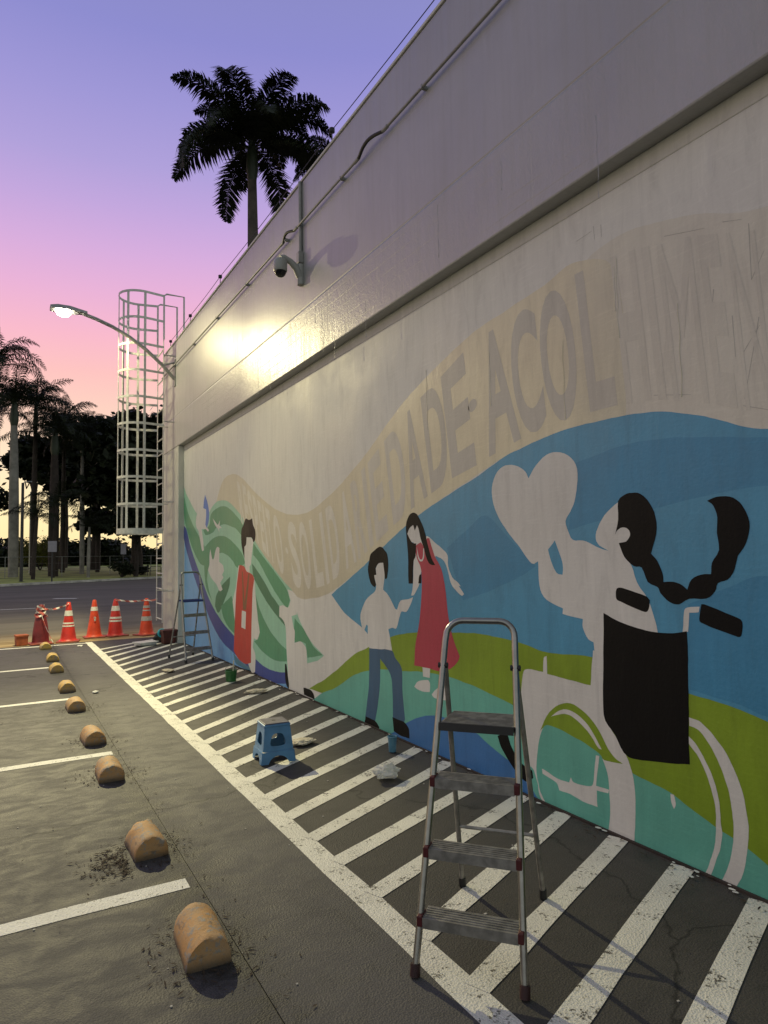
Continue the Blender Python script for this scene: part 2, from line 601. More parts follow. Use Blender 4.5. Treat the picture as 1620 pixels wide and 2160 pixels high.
# ------------------------------------------------------------------ mural outlines, metres along the wall and up it
# name, parent, paint, layer, smooth, [(y, z) ...]
MURAL = [
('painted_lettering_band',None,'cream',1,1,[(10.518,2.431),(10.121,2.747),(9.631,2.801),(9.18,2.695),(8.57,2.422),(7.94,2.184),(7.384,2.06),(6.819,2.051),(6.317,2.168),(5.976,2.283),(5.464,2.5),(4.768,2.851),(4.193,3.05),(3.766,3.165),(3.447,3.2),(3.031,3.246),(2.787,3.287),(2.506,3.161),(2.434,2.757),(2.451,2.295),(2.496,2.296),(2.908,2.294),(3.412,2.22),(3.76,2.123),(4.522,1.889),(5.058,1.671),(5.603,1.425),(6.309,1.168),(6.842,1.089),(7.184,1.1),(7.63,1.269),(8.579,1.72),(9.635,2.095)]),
('painted_lettering_band_end',None,'tan',0,1,[(2.909,3.201),(2.465,3.308),(2.024,3.226),(1.627,3.085),(0.6,3.05),(-2,3.0),(-2,2.1),(0.6,2.2),(1.683,2.063),(2.006,2.188),(2.261,2.249),(2.498,2.267)]),
('painted_blue_sky',None,'blue',1,0,[(6.24,1.161),(5.603,1.425),(5.058,1.671),(4.522,1.889),(3.76,2.112),(3.412,2.22),(2.908,2.294),(2.496,2.296),(2.26,2.276),(2.005,2.211),(1.682,2.086),(1.0,2.1),(-2,1.2),(-2,0.3),(1.5,0.6),(2.146,0.76),(2.761,0.857),(4.665,0.739),(5.341,0.659),(5.462,0.831),(5.939,0.992)]),
('blue_stroke','painted_blue_sky','blue_dark',2,1,[(2.829,2.082),(2.504,2.131),(2.268,2.133),(1.962,2.097),(1.684,2.047),(0.9,2.0),(0.9,1.7),(1.696,1.829),(1.996,1.814),(2.281,1.773),(2.652,1.727),(2.906,1.686)]),
('blue_stroke','painted_blue_sky','blue_dark',2,1,[(2.122,1.284),(1.908,1.372),(1.718,1.434),(0.8,1.3),(-1,0.6),(0.5,0.65),(1.752,0.81),(1.893,0.84),(2.134,0.867)]),
('blue_stroke','painted_blue_sky','blue_dark',2,1,[(3.978,1.21),(3.64,1.302),(3.356,1.395),(3.198,1.467),(3.264,1.513),(3.525,1.712),(3.697,1.822),(3.913,1.728),(4.17,1.6)]),
('painted_green_hill',None,'lime',3,0,[(6.839,0.111),(6.486,0.247),(6.172,0.39),(5.766,0.6),(5.466,0.705),(5.037,0.846),(4.658,0.917),(4.393,0.948),(4.144,0.964),(3.858,0.983),(3.594,0.981),(3.374,0.969),(3.126,0.933),(2.757,0.949),(2.428,0.904),(2.141,0.848),(1.937,0.828),(1.753,0.79),(1.5,0.72),(-2,0.1),(-2,-0.03),(1.5,-0.03),(1.754,0.025),(2.514,-0.006),(3.895,0.094),(6.257,0.119)]),
('painted_teal_field',None,'teal',4,0,[(6.739,0.006),(6.49,0.119),(6.176,0.223),(5.772,0.405),(5.473,0.492),(5.206,0.542),(4.975,0.561),(4.556,0.612),(4.244,0.628),(3.907,0.609),(3.612,0.573),(3.375,0.535),(3.138,0.487),(2.908,0.461),(2.717,0.415),(2.495,0.362),(2.306,0.338),(2.135,0.279),(2.033,0.244),(1.944,0.225),(1.867,0.197),(1.788,0.159),(1.5,0.02),(1.5,-0.03),(1.8,-0.03),(2.517,-0.03),(3.901,-0.03),(6.376,-0.03)]),
('painted_deep_blue_pond',None,'deep',5,0,[(5.151,-0.03),(4.985,0.051),(4.812,0.155),(4.677,0.217),(4.542,0.263),(4.419,0.294),(4.288,0.312),(4.116,0.308),(3.871,0.282),(3.744,0.241),(3.608,0.2),(3.411,0.139),(3.307,0.064),(3.224,0.001),(3.03,-0.03),(3.185,-0.03),(3.901,-0.03)]),
('painted_light_blue_field',None,'sky',1,0,[(12.617,1.914),(12.237,1.52),(11.813,1.191),(11.188,0.777),(10.69,0.487),(10.167,0.281),(9.574,0.173),(8.741,0.037),(7.436,0.002),(7.453,0.08),(8.024,-0.008),(8.939,-0.03),(10.69,-0.013),(12.621,-0.013)]),
('painted_dark_blue_band',None,'navy',2,0,[(12.648,2.178),(12.464,2.104),(12.067,1.709),(11.494,1.298),(10.828,0.853),(10.166,0.583),(9.572,0.426),(9.036,0.284),(8.643,0.212),(8.235,0.152),(7.777,0.157),(7.469,0.201),(7.453,0.067),(7.78,0.016),(8.108,-0.006),(8.622,0.023),(9.246,0.113),(9.574,0.173),(10.167,0.281),(10.69,0.487),(11.188,0.777),(11.813,1.191),(12.237,1.52),(12.644,1.915)]),
('painted_green_wave',None,'mint',3,0,[(12.656,2.907),(12.471,2.758),(12.247,2.63),(11.988,2.483),(11.723,2.35),(11.421,2.26),(10.901,2.317),(10.724,2.391),(10.553,2.435),(10.353,2.457),(10.16,2.451),(9.961,2.429),(9.792,2.394),(9.446,2.264),(9.122,2.109),(8.866,1.949),(8.624,1.781),(8.302,1.604),(7.836,1.381),(7.524,1.245),(7.303,1.156),(7.199,1.025),(7.132,0.869),(6.836,0.659),(6.618,0.569),(6.44,0.516),(6.59,0.448),(6.908,0.369),(7.469,0.201),(7.777,0.157),(8.235,0.152),(8.643,0.212),(9.036,0.284),(9.572,0.426),(10.166,0.583),(10.828,0.853),(11.494,1.298),(12.067,1.709),(12.464,2.104),(12.648,2.2)]),
('green_stroke','painted_green_wave','green',4,1,[(12.654,2.73),(12.333,2.4),(11.902,2.122),(11.419,1.879),(11.176,1.754),(11.153,1.43),(11.495,1.479),(11.982,1.728),(12.419,2.081),(12.65,2.376)]),
('green_stroke','painted_green_wave','green',4,1,[(10.794,2.272),(10.419,2.35),(10.035,2.35),(9.675,2.263),(9.282,2.101),(9.123,2.01),(9.124,1.844),(9.449,1.974),(9.794,2.042),(10.098,2.074),(10.486,2.037),(10.69,1.971),(11.118,1.948),(11.267,2.033),(10.9,2.095)]),
('green_stroke','painted_green_wave','green',4,1,[(11.154,1.753),(10.759,1.859),(10.355,1.903),(9.915,1.87),(9.506,1.754),(9.179,1.614),(9.024,1.481),(9.398,1.413),(9.622,1.515),(9.916,1.604),(10.29,1.635),(10.69,1.498),(10.935,1.403),(11.043,1.208),(10.899,1.021),(10.724,0.868),(11.079,1.072),(11.205,1.401)]),
('green_stroke','painted_green_wave','green',4,1,[(8.696,1.751),(8.302,1.566),(7.836,1.352),(7.487,1.176),(7.378,1.043),(7.454,0.943),(7.682,1.028),(8.004,1.203),(8.44,1.482),(8.698,1.592)]),
('green_stroke','painted_green_wave','green_dark',4,1,[(8.748,1.482),(8.307,1.269),(8.006,1.085),(7.684,0.929),(7.534,0.73),(7.845,0.847),(8.222,1.016),(8.678,1.293)]),
('green_stroke','painted_green_wave','green',4,1,[(8.632,1.106),(8.448,0.883),(8.098,0.654),(7.77,0.526),(7.501,0.457),(7.485,0.321),(7.895,0.283),(8.32,0.335),(8.664,0.434),(8.546,0.492),(8.497,0.681)]),
('green_stroke','painted_green_wave','green',4,1,[(7.238,0.848),(6.965,0.738),(6.71,0.584),(6.469,0.514),(6.873,0.438),(6.919,0.587),(7.07,0.597),(7.227,0.554),(7.259,0.685)]),
('green_stroke','painted_green_wave','green_dark',4,1,[(9.739,1.281),(9.787,1.132),(10.041,0.911),(10.357,0.705),(10.555,0.793),(10.488,0.963),(10.164,1.138)]),
('green_stroke','painted_green_wave','green',4,1,[(10.229,0.812),(9.683,0.998),(9.458,0.772),(9.46,0.437),(9.861,0.537),(10.104,0.659)]),
('painted_bird',None,'primer',5,0,[(11.698,2.328),(11.422,2.361),(11.082,2.397),(11.031,2.316),(11.082,2.182),(11.045,2.082),(10.915,2.022),(10.972,1.997),(11.118,2.046),(11.382,2.058),(11.282,1.875),(11.229,1.696),(11.342,1.687),(11.458,1.84),(11.577,2.025),(11.721,2.093),(11.779,2.199)]),
('wing','painted_bird','wing',6,0,[(11.157,2.63),(11.009,2.49),(10.901,2.307),(10.929,2.173),(11.045,2.062),(11.14,2.126),(11.082,2.28),(11.097,2.379),(11.269,2.407),(11.231,2.527)]),
('painted_sparkle',None,'primer',5,0,[(10.69,2.202),(10.473,2.111),(10.387,2.085),(10.276,2.147),(10.302,2.066),(10.174,2.027),(10.322,2.021),(10.302,1.956),(10.387,2.015),(10.473,2.052),(10.567,2.097)]),
('painted_hand',None,'primer',5,0,[(10.829,1.708),(10.724,1.555),(10.635,1.545),(10.52,1.684),(10.42,1.735),(10.303,1.714),(10.323,1.498),(10.113,1.444),(10.058,1.355),(10.164,1.3),(10.089,1.257),(10.259,1.172),(10.133,1.076),(10.292,1.044),(10.487,1.147),(10.759,1.234),(10.971,1.364),(10.885,1.46),(10.886,1.594)]),
('painted_person_in_red',None,'primer',5,0,[(8.969,1.839),(8.759,1.824),(8.681,1.766),(8.732,1.64),(8.788,1.466),(8.847,1.441),(8.848,1.353),(8.654,1.277),(8.609,1.091),(8.532,0.801),(8.443,0.578),(8.537,0.475),(8.678,0.472),(8.728,0.35),(8.619,0.254),(8.636,0.036),(8.79,0.014),(9.459,0.571),(9.626,0.915),(9.455,1.159),(9.342,1.447),(9.025,1.416),(9.065,1.547),(9.073,1.711),(8.996,1.742)]),
('hair','painted_person_in_red','brown',6,0,[(9.018,2.095),(8.966,2.1),(8.865,2.075),(8.726,2.09),(8.693,2.005),(8.598,1.906),(8.614,1.796),(8.681,1.763),(8.744,1.824),(8.969,1.839),(8.99,1.742),(9.068,1.707),(9.07,1.547),(9.153,1.663),(9.205,1.763),(9.203,1.947),(9.123,2.01)]),
('robe','painted_person_in_red','red',6,0,[(9.288,1.456),(9.076,1.432),(8.974,1.368),(8.726,1.323),(8.654,1.262),(8.719,1.103),(8.773,0.627),(8.803,0.135),(8.987,0.095),(9.194,0.095),(9.381,0.129),(9.574,0.207),(9.514,0.65),(9.444,1.075),(9.343,1.364)]),
('lanyard','painted_person_in_red','strap',7,0,[(9.182,1.365),(9.14,1.358),(9.071,0.927),(8.898,1.337),(8.843,1.334),(9.005,0.833),(9.134,0.825)]),
('badge','painted_person_in_red','primer',7,0,[(9.187,0.814),(9.005,0.809),(9.033,0.565),(9.216,0.574)]),
('hem_slate','painted_person_in_red','slate',4,0,[(9.602,0.17),(9.246,0.097),(8.937,0.073),(8.779,0.094),(8.78,0.024),(9.463,0.036)]),  # slate paint of the mural below the robe
('painted_kneeling_person',None,'primer',5,0,[(7.723,0.955),(7.606,0.973),(7.435,0.958),(7.36,1.044),(7.45,1.171),(7.303,1.156),(7.128,1.082),(7.174,0.893),(7.327,0.866),(7.276,0.738),(7.234,0.694),(7.251,0.565),(7.07,0.597),(6.969,0.569),(6.904,0.524),(6.882,0.373),(6.851,0.301),(6.784,0.159),(6.964,0.092),(6.975,0.026),(7.4,0.008),(7.451,0.162),(7.494,0.458),(7.526,0.73),(7.609,0.8),(7.733,0.834)]),
('shoe','painted_kneeling_person','black',6,0,[(6.997,0.093),(6.817,0.105),(6.717,0.069),(6.687,0.018),(6.982,0.018)]),
('dark_strip','painted_kneeling_person','black',6,0,[(7.55,0.286),(7.505,0.285),(7.428,0.057),(7.436,0.009),(7.51,0.044),(7.553,0.148)]),  # dark painted strip beside the kneeling figure
('painted_child',None,'primer',5,0,[(5.284,1.44),(5.232,1.484),(5.153,1.49),(5.132,1.381),(5.161,1.248),(5.071,1.204),(4.959,1.092),(4.925,1.082),(4.866,1.166),(4.734,1.184),(4.665,1.204),(4.71,1.14),(4.777,1.078),(4.847,1.078),(4.879,1.039),(4.942,0.928),(5.011,0.925),(5.082,0.904),(5.056,0.838),(5.022,0.727),(5.437,0.698),(5.46,0.824),(5.457,0.909),(5.483,0.916),(5.533,0.855),(5.578,0.889),(5.602,1.002),(5.476,1.149),(5.311,1.23),(5.289,1.287),(5.325,1.376)]),
('hair','painted_child','black',6,0,[(5.215,1.631),(5.158,1.623),(5.125,1.598),(5.078,1.562),(5.062,1.478),(5.09,1.358),(5.124,1.343),(5.153,1.487),(5.232,1.484),(5.292,1.44),(5.281,1.381),(5.322,1.376),(5.308,1.329),(5.284,1.29),(5.315,1.265),(5.392,1.302),(5.44,1.427),(5.417,1.502),(5.383,1.565),(5.304,1.601)]),
('trousers','painted_child','denim',6,0,[(5.437,0.702),(5.022,0.728),(4.973,0.672),(4.868,0.594),(4.86,0.403),(4.831,0.183),(4.858,0.144),(5.026,0.156),(5.03,0.375),(5.06,0.521),(5.236,0.634),(5.242,0.459),(5.273,0.274),(5.35,0.061),(5.537,0.054),(5.462,0.34)]),
('shoe','painted_child','black',6,0,[(5.524,0.067),(5.406,0.068),(5.33,0.059),(5.271,0.026),(5.278,-0.014),(5.383,-0.015),(5.553,-0.009)]),
('shoe','painted_child','black',6,0,[(5.037,0.159),(4.858,0.156),(4.794,0.135),(4.763,0.103),(4.763,0.036),(4.906,0.03),(5.019,0.042)]),
('painted_girl',None,'primer',5,0,[(4.735,1.729),(4.702,1.774),(4.647,1.799),(4.585,1.796),(4.556,1.756),(4.518,1.666),(4.437,1.702),(4.333,1.65),(4.206,1.584),(4.162,1.542),(4.157,1.459),(4.107,1.378),(4.039,1.344),(4.003,1.314),(4.03,1.317),(3.967,1.256),(3.993,1.243),(4.059,1.277),(4.126,1.336),(4.175,1.449),(4.227,1.511),(4.318,1.543),(4.438,1.436),(4.538,1.413),(4.562,1.324),(4.605,1.268),(4.652,1.222),(4.694,1.218),(4.666,1.288),(4.648,1.501),(4.613,1.591),(4.642,1.653),(4.674,1.659)]),
('dress','painted_girl','crimson',6,0,[(4.591,1.635),(4.529,1.655),(4.48,1.61),(4.444,1.686),(4.409,1.685),(4.337,1.543),(4.248,1.438),(4.2,1.282),(4.172,1.078),(4.116,0.929),(4.036,0.798),(4.063,0.754),(4.134,0.705),(4.206,0.675),(4.316,0.651),(4.468,0.654),(4.669,0.649),(4.642,0.823),(4.584,0.993),(4.535,1.238),(4.537,1.435),(4.595,1.523),(4.613,1.613)]),
('hair','painted_girl','black',7,0,[(4.644,1.904),(4.582,1.886),(4.532,1.833),(4.466,1.73),(4.43,1.631),(4.376,1.522),(4.331,1.469),(4.388,1.471),(4.426,1.49),(4.463,1.545),(4.49,1.611),(4.528,1.677),(4.561,1.767),(4.585,1.796),(4.618,1.753),(4.643,1.799),(4.702,1.774),(4.735,1.729),(4.674,1.659),(4.601,1.646),(4.615,1.546),(4.648,1.501),(4.665,1.316),(4.733,1.314),(4.731,1.547),(4.748,1.684),(4.755,1.799),(4.708,1.877)]),
('necklace','painted_girl','primer',8,0,[(4.591,1.624),(4.573,1.557),(4.55,1.518),(4.518,1.514),(4.501,1.545),(4.495,1.605),(4.483,1.605),(4.485,1.539),(4.511,1.501),(4.555,1.503),(4.586,1.546)]),
('hair_end','painted_girl','black',6,0,[(4.564,1.38),(4.531,1.397),(4.536,1.319),(4.578,1.317)]),
('leg','painted_girl','primer',5,0,[(4.547,0.655),(4.435,0.659),(4.442,0.582),(4.54,0.578)]),
('foot','painted_girl','primer',5,0,[(4.471,0.561),(4.443,0.536),(4.446,0.47),(4.554,0.457),(4.625,0.464),(4.676,0.48),(4.633,0.519),(4.551,0.545)]),
('leg','painted_girl','primer',5,0,[(4.306,0.661),(4.27,0.666),(4.267,0.599),(4.308,0.609)]),
('foot','painted_girl','primer',5,0,[(4.312,0.527),(4.208,0.542),(4.212,0.448),(4.343,0.435),(4.39,0.439),(4.421,0.457),(4.378,0.493)]),
('painted_person_with_heart',None,'primer',5,0,[(3.24,2.035),(3.269,2.08),(3.341,2.125),(3.431,2.146),(3.526,2.129),(3.587,2.067),(3.61,1.981),(3.586,1.865),(3.505,1.748),(3.364,1.609),(3.231,1.484),(3.172,1.499),(3.171,1.41),(3.164,1.319),(3.11,1.259),(3.018,1.225),(2.973,1.214),(2.975,1.181),(2.816,1.16),(2.816,1.11),(2.78,1.05),(2.74,1.034),(2.734,0.932),(2.759,0.785),(2.62,0.807),(2.607,1.067),(2.307,1.127),(2.317,1.189),(2.356,1.3),(2.421,1.384),(2.452,1.471),(2.492,1.51),(2.444,1.627),(2.459,1.805),(2.525,1.827),(2.625,1.756),(2.681,1.687),(2.697,1.63),(2.673,1.588),(2.602,1.553),(2.66,1.567),(2.713,1.589),(2.794,1.62),(2.872,1.623),(2.906,1.675),(2.926,1.742),(2.886,1.794),(2.847,1.856),(2.816,1.983),(2.829,2.071),(2.885,2.134),(2.974,2.169),(3.068,2.165),(3.169,2.109)]),
('arm_gap','painted_person_with_heart','blue',6,0,[(3.022,1.629),(2.994,1.567),(2.96,1.485),(2.966,1.419),(3.016,1.429),(3.059,1.501),(3.08,1.569)]),
('hair','painted_person_with_heart','black',6,0,[(2.525,1.83),(2.48,1.862),(2.432,1.869),(2.373,1.857),(2.319,1.804),(2.289,1.726),(2.288,1.641),(2.327,1.538),(2.29,1.5),(2.26,1.434),(2.257,1.393),(2.198,1.394),(2.147,1.377),(2.123,1.356),(2.096,1.406),(2.045,1.433),(1.992,1.434),(1.985,1.49),(1.944,1.551),(1.949,1.628),(1.945,1.706),(1.961,1.759),(1.992,1.788),(1.94,1.803),(1.876,1.798),(1.834,1.771),(1.802,1.722),(1.788,1.655),(1.809,1.582),(1.849,1.524),(1.868,1.457),(1.906,1.41),(1.957,1.392),(1.973,1.353),(2.022,1.316),(2.116,1.311),(2.173,1.282),(2.225,1.292),(2.276,1.332),(2.291,1.364),(2.351,1.39),(2.388,1.463),(2.44,1.471),(2.498,1.52),(2.525,1.58),(2.531,1.6),(2.481,1.604),(2.455,1.637),(2.466,1.672),(2.502,1.684),(2.539,1.67),(2.556,1.646),(2.528,1.73)]),
('painted_wheelchair',None,'primer',6,0,[(3.34,0.786),(3.296,0.807),(3.212,0.809),(3.163,0.81),(3.151,0.896),(3.123,0.911),(3.128,0.801),(2.949,0.792),(2.772,0.786),(2.76,0.903),(2.749,0.987),(2.662,0.996),(2.68,0.637),(2.609,0.538),(2.528,0.431),(2.497,0.334),(2.493,0.185),(2.509,-0.018),(2.7,-0.028),(2.873,-0.016),(3.201,0.008),(3.274,0.176),(3.323,0.208),(3.344,0.318),(3.37,0.508),(3.373,0.635)]),
('wheel_gap','painted_wheelchair','lime',7,0,[(3.205,0.439),(3.144,0.541),(3.062,0.611),(2.97,0.65),(2.883,0.644),(2.788,0.6),(2.712,0.525),(2.663,0.456),(2.615,0.419),(2.56,0.399),(2.693,0.385),(2.731,0.41),(3.139,0.481)]),
('wheel_gap','painted_wheelchair','teal',7,0,[(3.138,0.487),(2.935,0.466),(2.73,0.415),(2.696,0.369),(2.671,0.296),(2.666,0.219),(2.664,0.131),(2.687,-0.023),(2.874,-0.027),(3.062,-0.03),(3.2,0.019),(3.233,0.076),(3.248,0.205),(3.225,0.345),(3.197,0.43)]),
('wheel_rim','painted_wheelchair','primer',8,1,[(3.104,0.543),(3.033,0.595),(2.972,0.614),(2.9,0.605),(2.831,0.571),(2.765,0.513),(2.707,0.441),(2.729,0.441),(2.793,0.502),(2.86,0.55),(2.93,0.581),(2.988,0.585),(3.065,0.56)]),
('wheel_hub','painted_wheelchair','primer',8,0,[(3.199,0.205),(3.16,0.201),(3.067,0.182),(2.97,0.185),(2.954,0.219),(2.934,0.195),(2.835,0.203),(2.786,0.229),(2.763,0.352),(2.755,0.399),(2.728,0.399),(2.758,0.252),(2.763,0.229),(2.668,0.23),(2.676,0.208),(2.759,0.202),(2.756,0.113),(2.867,0.109),(2.966,0.121),(3.055,0.116),(3.076,0.156),(3.193,0.175)]),
('wheel_rim','painted_wheelchair','primer',8,0,[(3.235,0.13),(3.226,0.077),(3.202,0.035),(3.181,0.011),(3.213,0.015),(3.234,0.059)]),
('wheel','painted_wheelchair','primer',6,0,[(2.146,0.733),(2.092,0.726),(2.06,0.707),(2.028,0.684),(1.997,0.648),(1.967,0.614),(1.941,0.57),(1.919,0.527),(1.896,0.468),(1.881,0.416),(1.874,0.354),(1.869,0.3),(1.871,0.243),(1.877,0.193),(1.886,0.142),(1.899,0.089),(1.924,0.036),(1.957,-0.021),(2.033,-0.023),(2.009,0.009),(1.989,0.046),(1.97,0.094),(1.957,0.148),(1.946,0.209),(1.941,0.275),(1.943,0.34),(1.952,0.403),(1.965,0.457),(1.982,0.51),(2.001,0.551),(2.023,0.592),(2.049,0.632),(2.085,0.671),(2.114,0.687),(2.148,0.693)]),
('wheel_rim','painted_wheelchair','primer',6,0,[(2.151,0.639),(2.127,0.623),(2.108,0.606),(2.084,0.573),(2.064,0.539),(2.045,0.502),(2.03,0.463),(2.017,0.417),(2.008,0.369),(2.004,0.325),(2.003,0.279),(1.997,0.232),(2.004,0.188),(2.015,0.143),(2.032,0.095),(2.053,0.046),(2.084,-0.01),(2.132,-0.015),(2.101,0.01),(2.081,0.043),(2.059,0.093),(2.043,0.141),(2.033,0.195),(2.028,0.246),(2.027,0.288),(2.028,0.33),(2.037,0.381),(2.051,0.432),(2.065,0.475),(2.084,0.517),(2.111,0.562),(2.153,0.604)]),
('wheel_mark','painted_wheelchair','primer',6,0,[(2.27,0.326),(2.249,0.327),(2.241,0.281),(2.253,0.255),(2.267,0.282)]),
('backrest','painted_wheelchair','black',7,0,[(2.659,1.204),(2.578,1.176),(2.493,1.151),(2.404,1.136),(2.319,1.129),(2.212,1.134),(2.133,1.15),(2.134,1.039),(2.154,0.5),(2.353,0.465),(2.528,0.446),(2.61,0.538),(2.685,0.636)]),
('push_handle','painted_wheelchair','black',7,0,[(2.543,1.354),(2.506,1.35),(2.366,1.314),(2.345,1.296),(2.356,1.243),(2.377,1.228),(2.553,1.281),(2.567,1.3),(2.562,1.34)]),
('push_handle','painted_wheelchair','black',7,0,[(2.048,1.288),(2.029,1.288),(1.863,1.232),(1.848,1.215),(1.854,1.158),(1.872,1.147),(2.057,1.2),(2.066,1.217)]),
('handle_tube','painted_wheelchair','primer',6,0,[(2.158,1.14),(2.146,1.247),(2.125,1.266),(2.058,1.277),(2.065,1.248),(2.116,1.24),(2.129,1.148)]),
('shoe','painted_wheelchair','black',7,0,[(3.625,0.313),(3.576,0.335),(3.52,0.342),(3.478,0.263),(3.393,0.191),(3.291,0.171),(3.281,0.129),(3.329,0.088),(3.38,0.091),(3.501,0.163),(3.589,0.248)]),
]
LETTERS = [('R',[(9.173,2.002),(8.985,1.937),(9.221,2.623),(9.408,2.67)]),('E',[(8.944,1.923),(8.782,1.865),(9.012,2.545),(9.181,2.613)]),('S',[(8.742,1.851),(8.568,1.783),(8.787,2.446),(8.97,2.527)]),('P',[(8.511,1.756),(8.363,1.686),(8.579,2.353),(8.73,2.42)]),('E',[(8.309,1.661),(8.167,1.595),(8.383,2.274),(8.524,2.329)]),('I',[(8.133,1.578),(8.064,1.546),(8.28,2.234),(8.349,2.261)]),('T',[(8.013,1.522),(7.847,1.445),(8.064,2.15),(8.229,2.215)]),('O',[(7.767,1.407),(7.503,1.301),(7.722,2.046),(7.983,2.119)]),('.',[(7.498,1.606),(7.411,1.579),(7.433,1.656),(7.52,1.681)]),('S',[(7.253,1.21),(6.987,1.186),(7.2,1.957),(7.475,1.986)]),('O',[(6.934,1.184),(6.697,1.205),(6.895,1.955),(7.144,1.956)]),('L',[(6.609,1.216),(6.402,1.248),(6.591,2.001),(6.8,1.955)]),('I',[(6.343,1.258),(6.273,1.28),(6.457,2.032),(6.531,2.014)]),('D',[(6.193,1.308),(5.982,1.383),(6.154,2.12),(6.373,2.053)]),('A',[(5.887,1.418),(5.662,1.5),(5.824,2.242),(6.054,2.154)]),('R',[(5.623,1.515),(5.441,1.597),(5.595,2.34),(5.784,2.259)]),('I',[(5.394,1.618),(5.321,1.651),(5.472,2.392),(5.547,2.36)]),('E',[(5.267,1.675),(5.05,1.773),(5.195,2.528),(5.416,2.418)]),('D',[(4.959,1.811),(4.7,1.918),(4.839,2.704),(5.103,2.574)]),('A',[(4.67,1.93),(4.418,2.021),(4.55,2.817),(4.809,2.719)]),('D',[(4.364,2.038),(4.091,2.123),(4.214,2.932),(4.494,2.837)]),('E',[(4.079,2.127),(3.775,2.189),(3.895,3.054),(4.201,2.936)]),('.',[(3.852,2.573),(3.751,2.601),(3.763,2.688),(3.864,2.66)]),('A',[(3.634,2.228),(3.296,2.304),(3.396,3.135),(3.749,3.093)]),('C',[(3.315,2.301),(3.05,2.339),(3.14,3.164),(3.415,3.133)]),('O',[(3.041,2.34),(2.759,2.361),(2.842,3.205),(3.132,3.165)]),('L',[(2.701,2.362),(2.502,2.363),(2.578,3.212),(2.783,3.215)]),('H',[(2.441,2.358),(2.28,2.344),(2.347,3.187),(2.515,3.211)]),('I',[(2.239,2.336),(2.189,2.323),(2.254,3.167),(2.306,3.178)]),('M',[(2.148,2.313),(1.955,2.258),(2.013,3.115),(2.211,3.158)]),('E',[(1.919,2.244),(1.815,2.204),(1.869,3.065),(1.976,3.102)]),('N',[(1.775,2.189),(1.645,2.139),(1.693,3.003),(1.828,3.05)])]
PENCIL = [[(1.718,3.047),(1.719,2.781),(1.656,2.891)],[(1.842,3.11),(1.749,3.08)],[(1.819,2.647),(1.813,2.448)],[(1.776,2.457),(1.693,2.561)],[(1.694,2.599),(1.781,2.24)],[(2.161,3.179),(1.935,3.121)],[(1.904,2.804),(1.921,2.701)],[(1.789,2.212),(1.677,2.171)],[(2.266,2.366),(2.052,2.322)],[(2.626,3.444),(2.619,3.359)],[(2.57,3.427),(2.569,3.353)],[(2.756,3.409),(2.637,3.42)],[(3.296,1.549),(3.162,1.545)],[(2.962,1.446),(2.614,1.455)],[(2.447,1.373),(2.451,1.16)],[(2.621,1.318),(2.567,1.314)],[(2.853,1.576),(2.744,1.511)]]
# ------------------------------------------------------------------ ground, lot, road, lawn
XF, XP = 2.84, 2.95           # fascia face, mural panel face
YE = 13.98                    # far end of the wall
struct(sheet('ground', 'far_ground', [(-900, -300), (900, -300), (900, 1800), (-900, 1800)], -.03))
struct(sheet('parking_lot', 'asphalt', [(-30, -12), (.84, -12), (.84, 14.02), (-30, 14.02)], 0.0))
apron = struct(sheet('concrete_apron', 'concrete_apron', [(.846, -12), (1.40, -12), (1.40, 14.02), (.846, 14.02)], 0.0))
struct(sheet('marked_walkway', 'asphalt_dark', [(1.40, -12), (3.2, -12), (3.2, 14.02), (1.40, 14.02)], 0.0))
struct(sheet('joint', 'black_rubber', [(.80, -12), (.90, -12), (.90, 14.02), (.80, 14.02)], -.006))
KD = Vector((11.35, 8.5, 0)).normalized()
KN = Vector((-KD.y, KD.x, 0))
K0 = Vector((-.08, 48.6, 0))
def kp(a, n):
    p = K0 + KD * a + KN * n
    return (p.x, p.y)
struct(sheet('road', 'road', [(-60, 14.02), (60, 14.02), kp(150, 0), kp(-60, 0)], -.004))
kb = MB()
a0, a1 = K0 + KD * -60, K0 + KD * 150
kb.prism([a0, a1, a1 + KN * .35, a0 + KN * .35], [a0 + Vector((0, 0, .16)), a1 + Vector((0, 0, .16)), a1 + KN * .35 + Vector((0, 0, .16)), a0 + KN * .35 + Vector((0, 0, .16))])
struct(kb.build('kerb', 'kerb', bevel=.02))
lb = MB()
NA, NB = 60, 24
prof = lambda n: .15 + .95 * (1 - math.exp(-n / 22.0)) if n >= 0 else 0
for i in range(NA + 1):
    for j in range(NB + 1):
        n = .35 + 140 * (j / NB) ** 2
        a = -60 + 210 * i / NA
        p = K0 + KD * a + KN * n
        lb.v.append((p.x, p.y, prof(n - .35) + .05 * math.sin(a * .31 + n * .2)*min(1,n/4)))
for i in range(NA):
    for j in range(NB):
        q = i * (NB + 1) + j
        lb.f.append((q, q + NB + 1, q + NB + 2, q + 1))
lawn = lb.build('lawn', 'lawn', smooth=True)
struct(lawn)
def lawn_z(x, y):
    n = (Vector((x, y, 0)) - K0).dot(KN)
    return prof(n - .35)

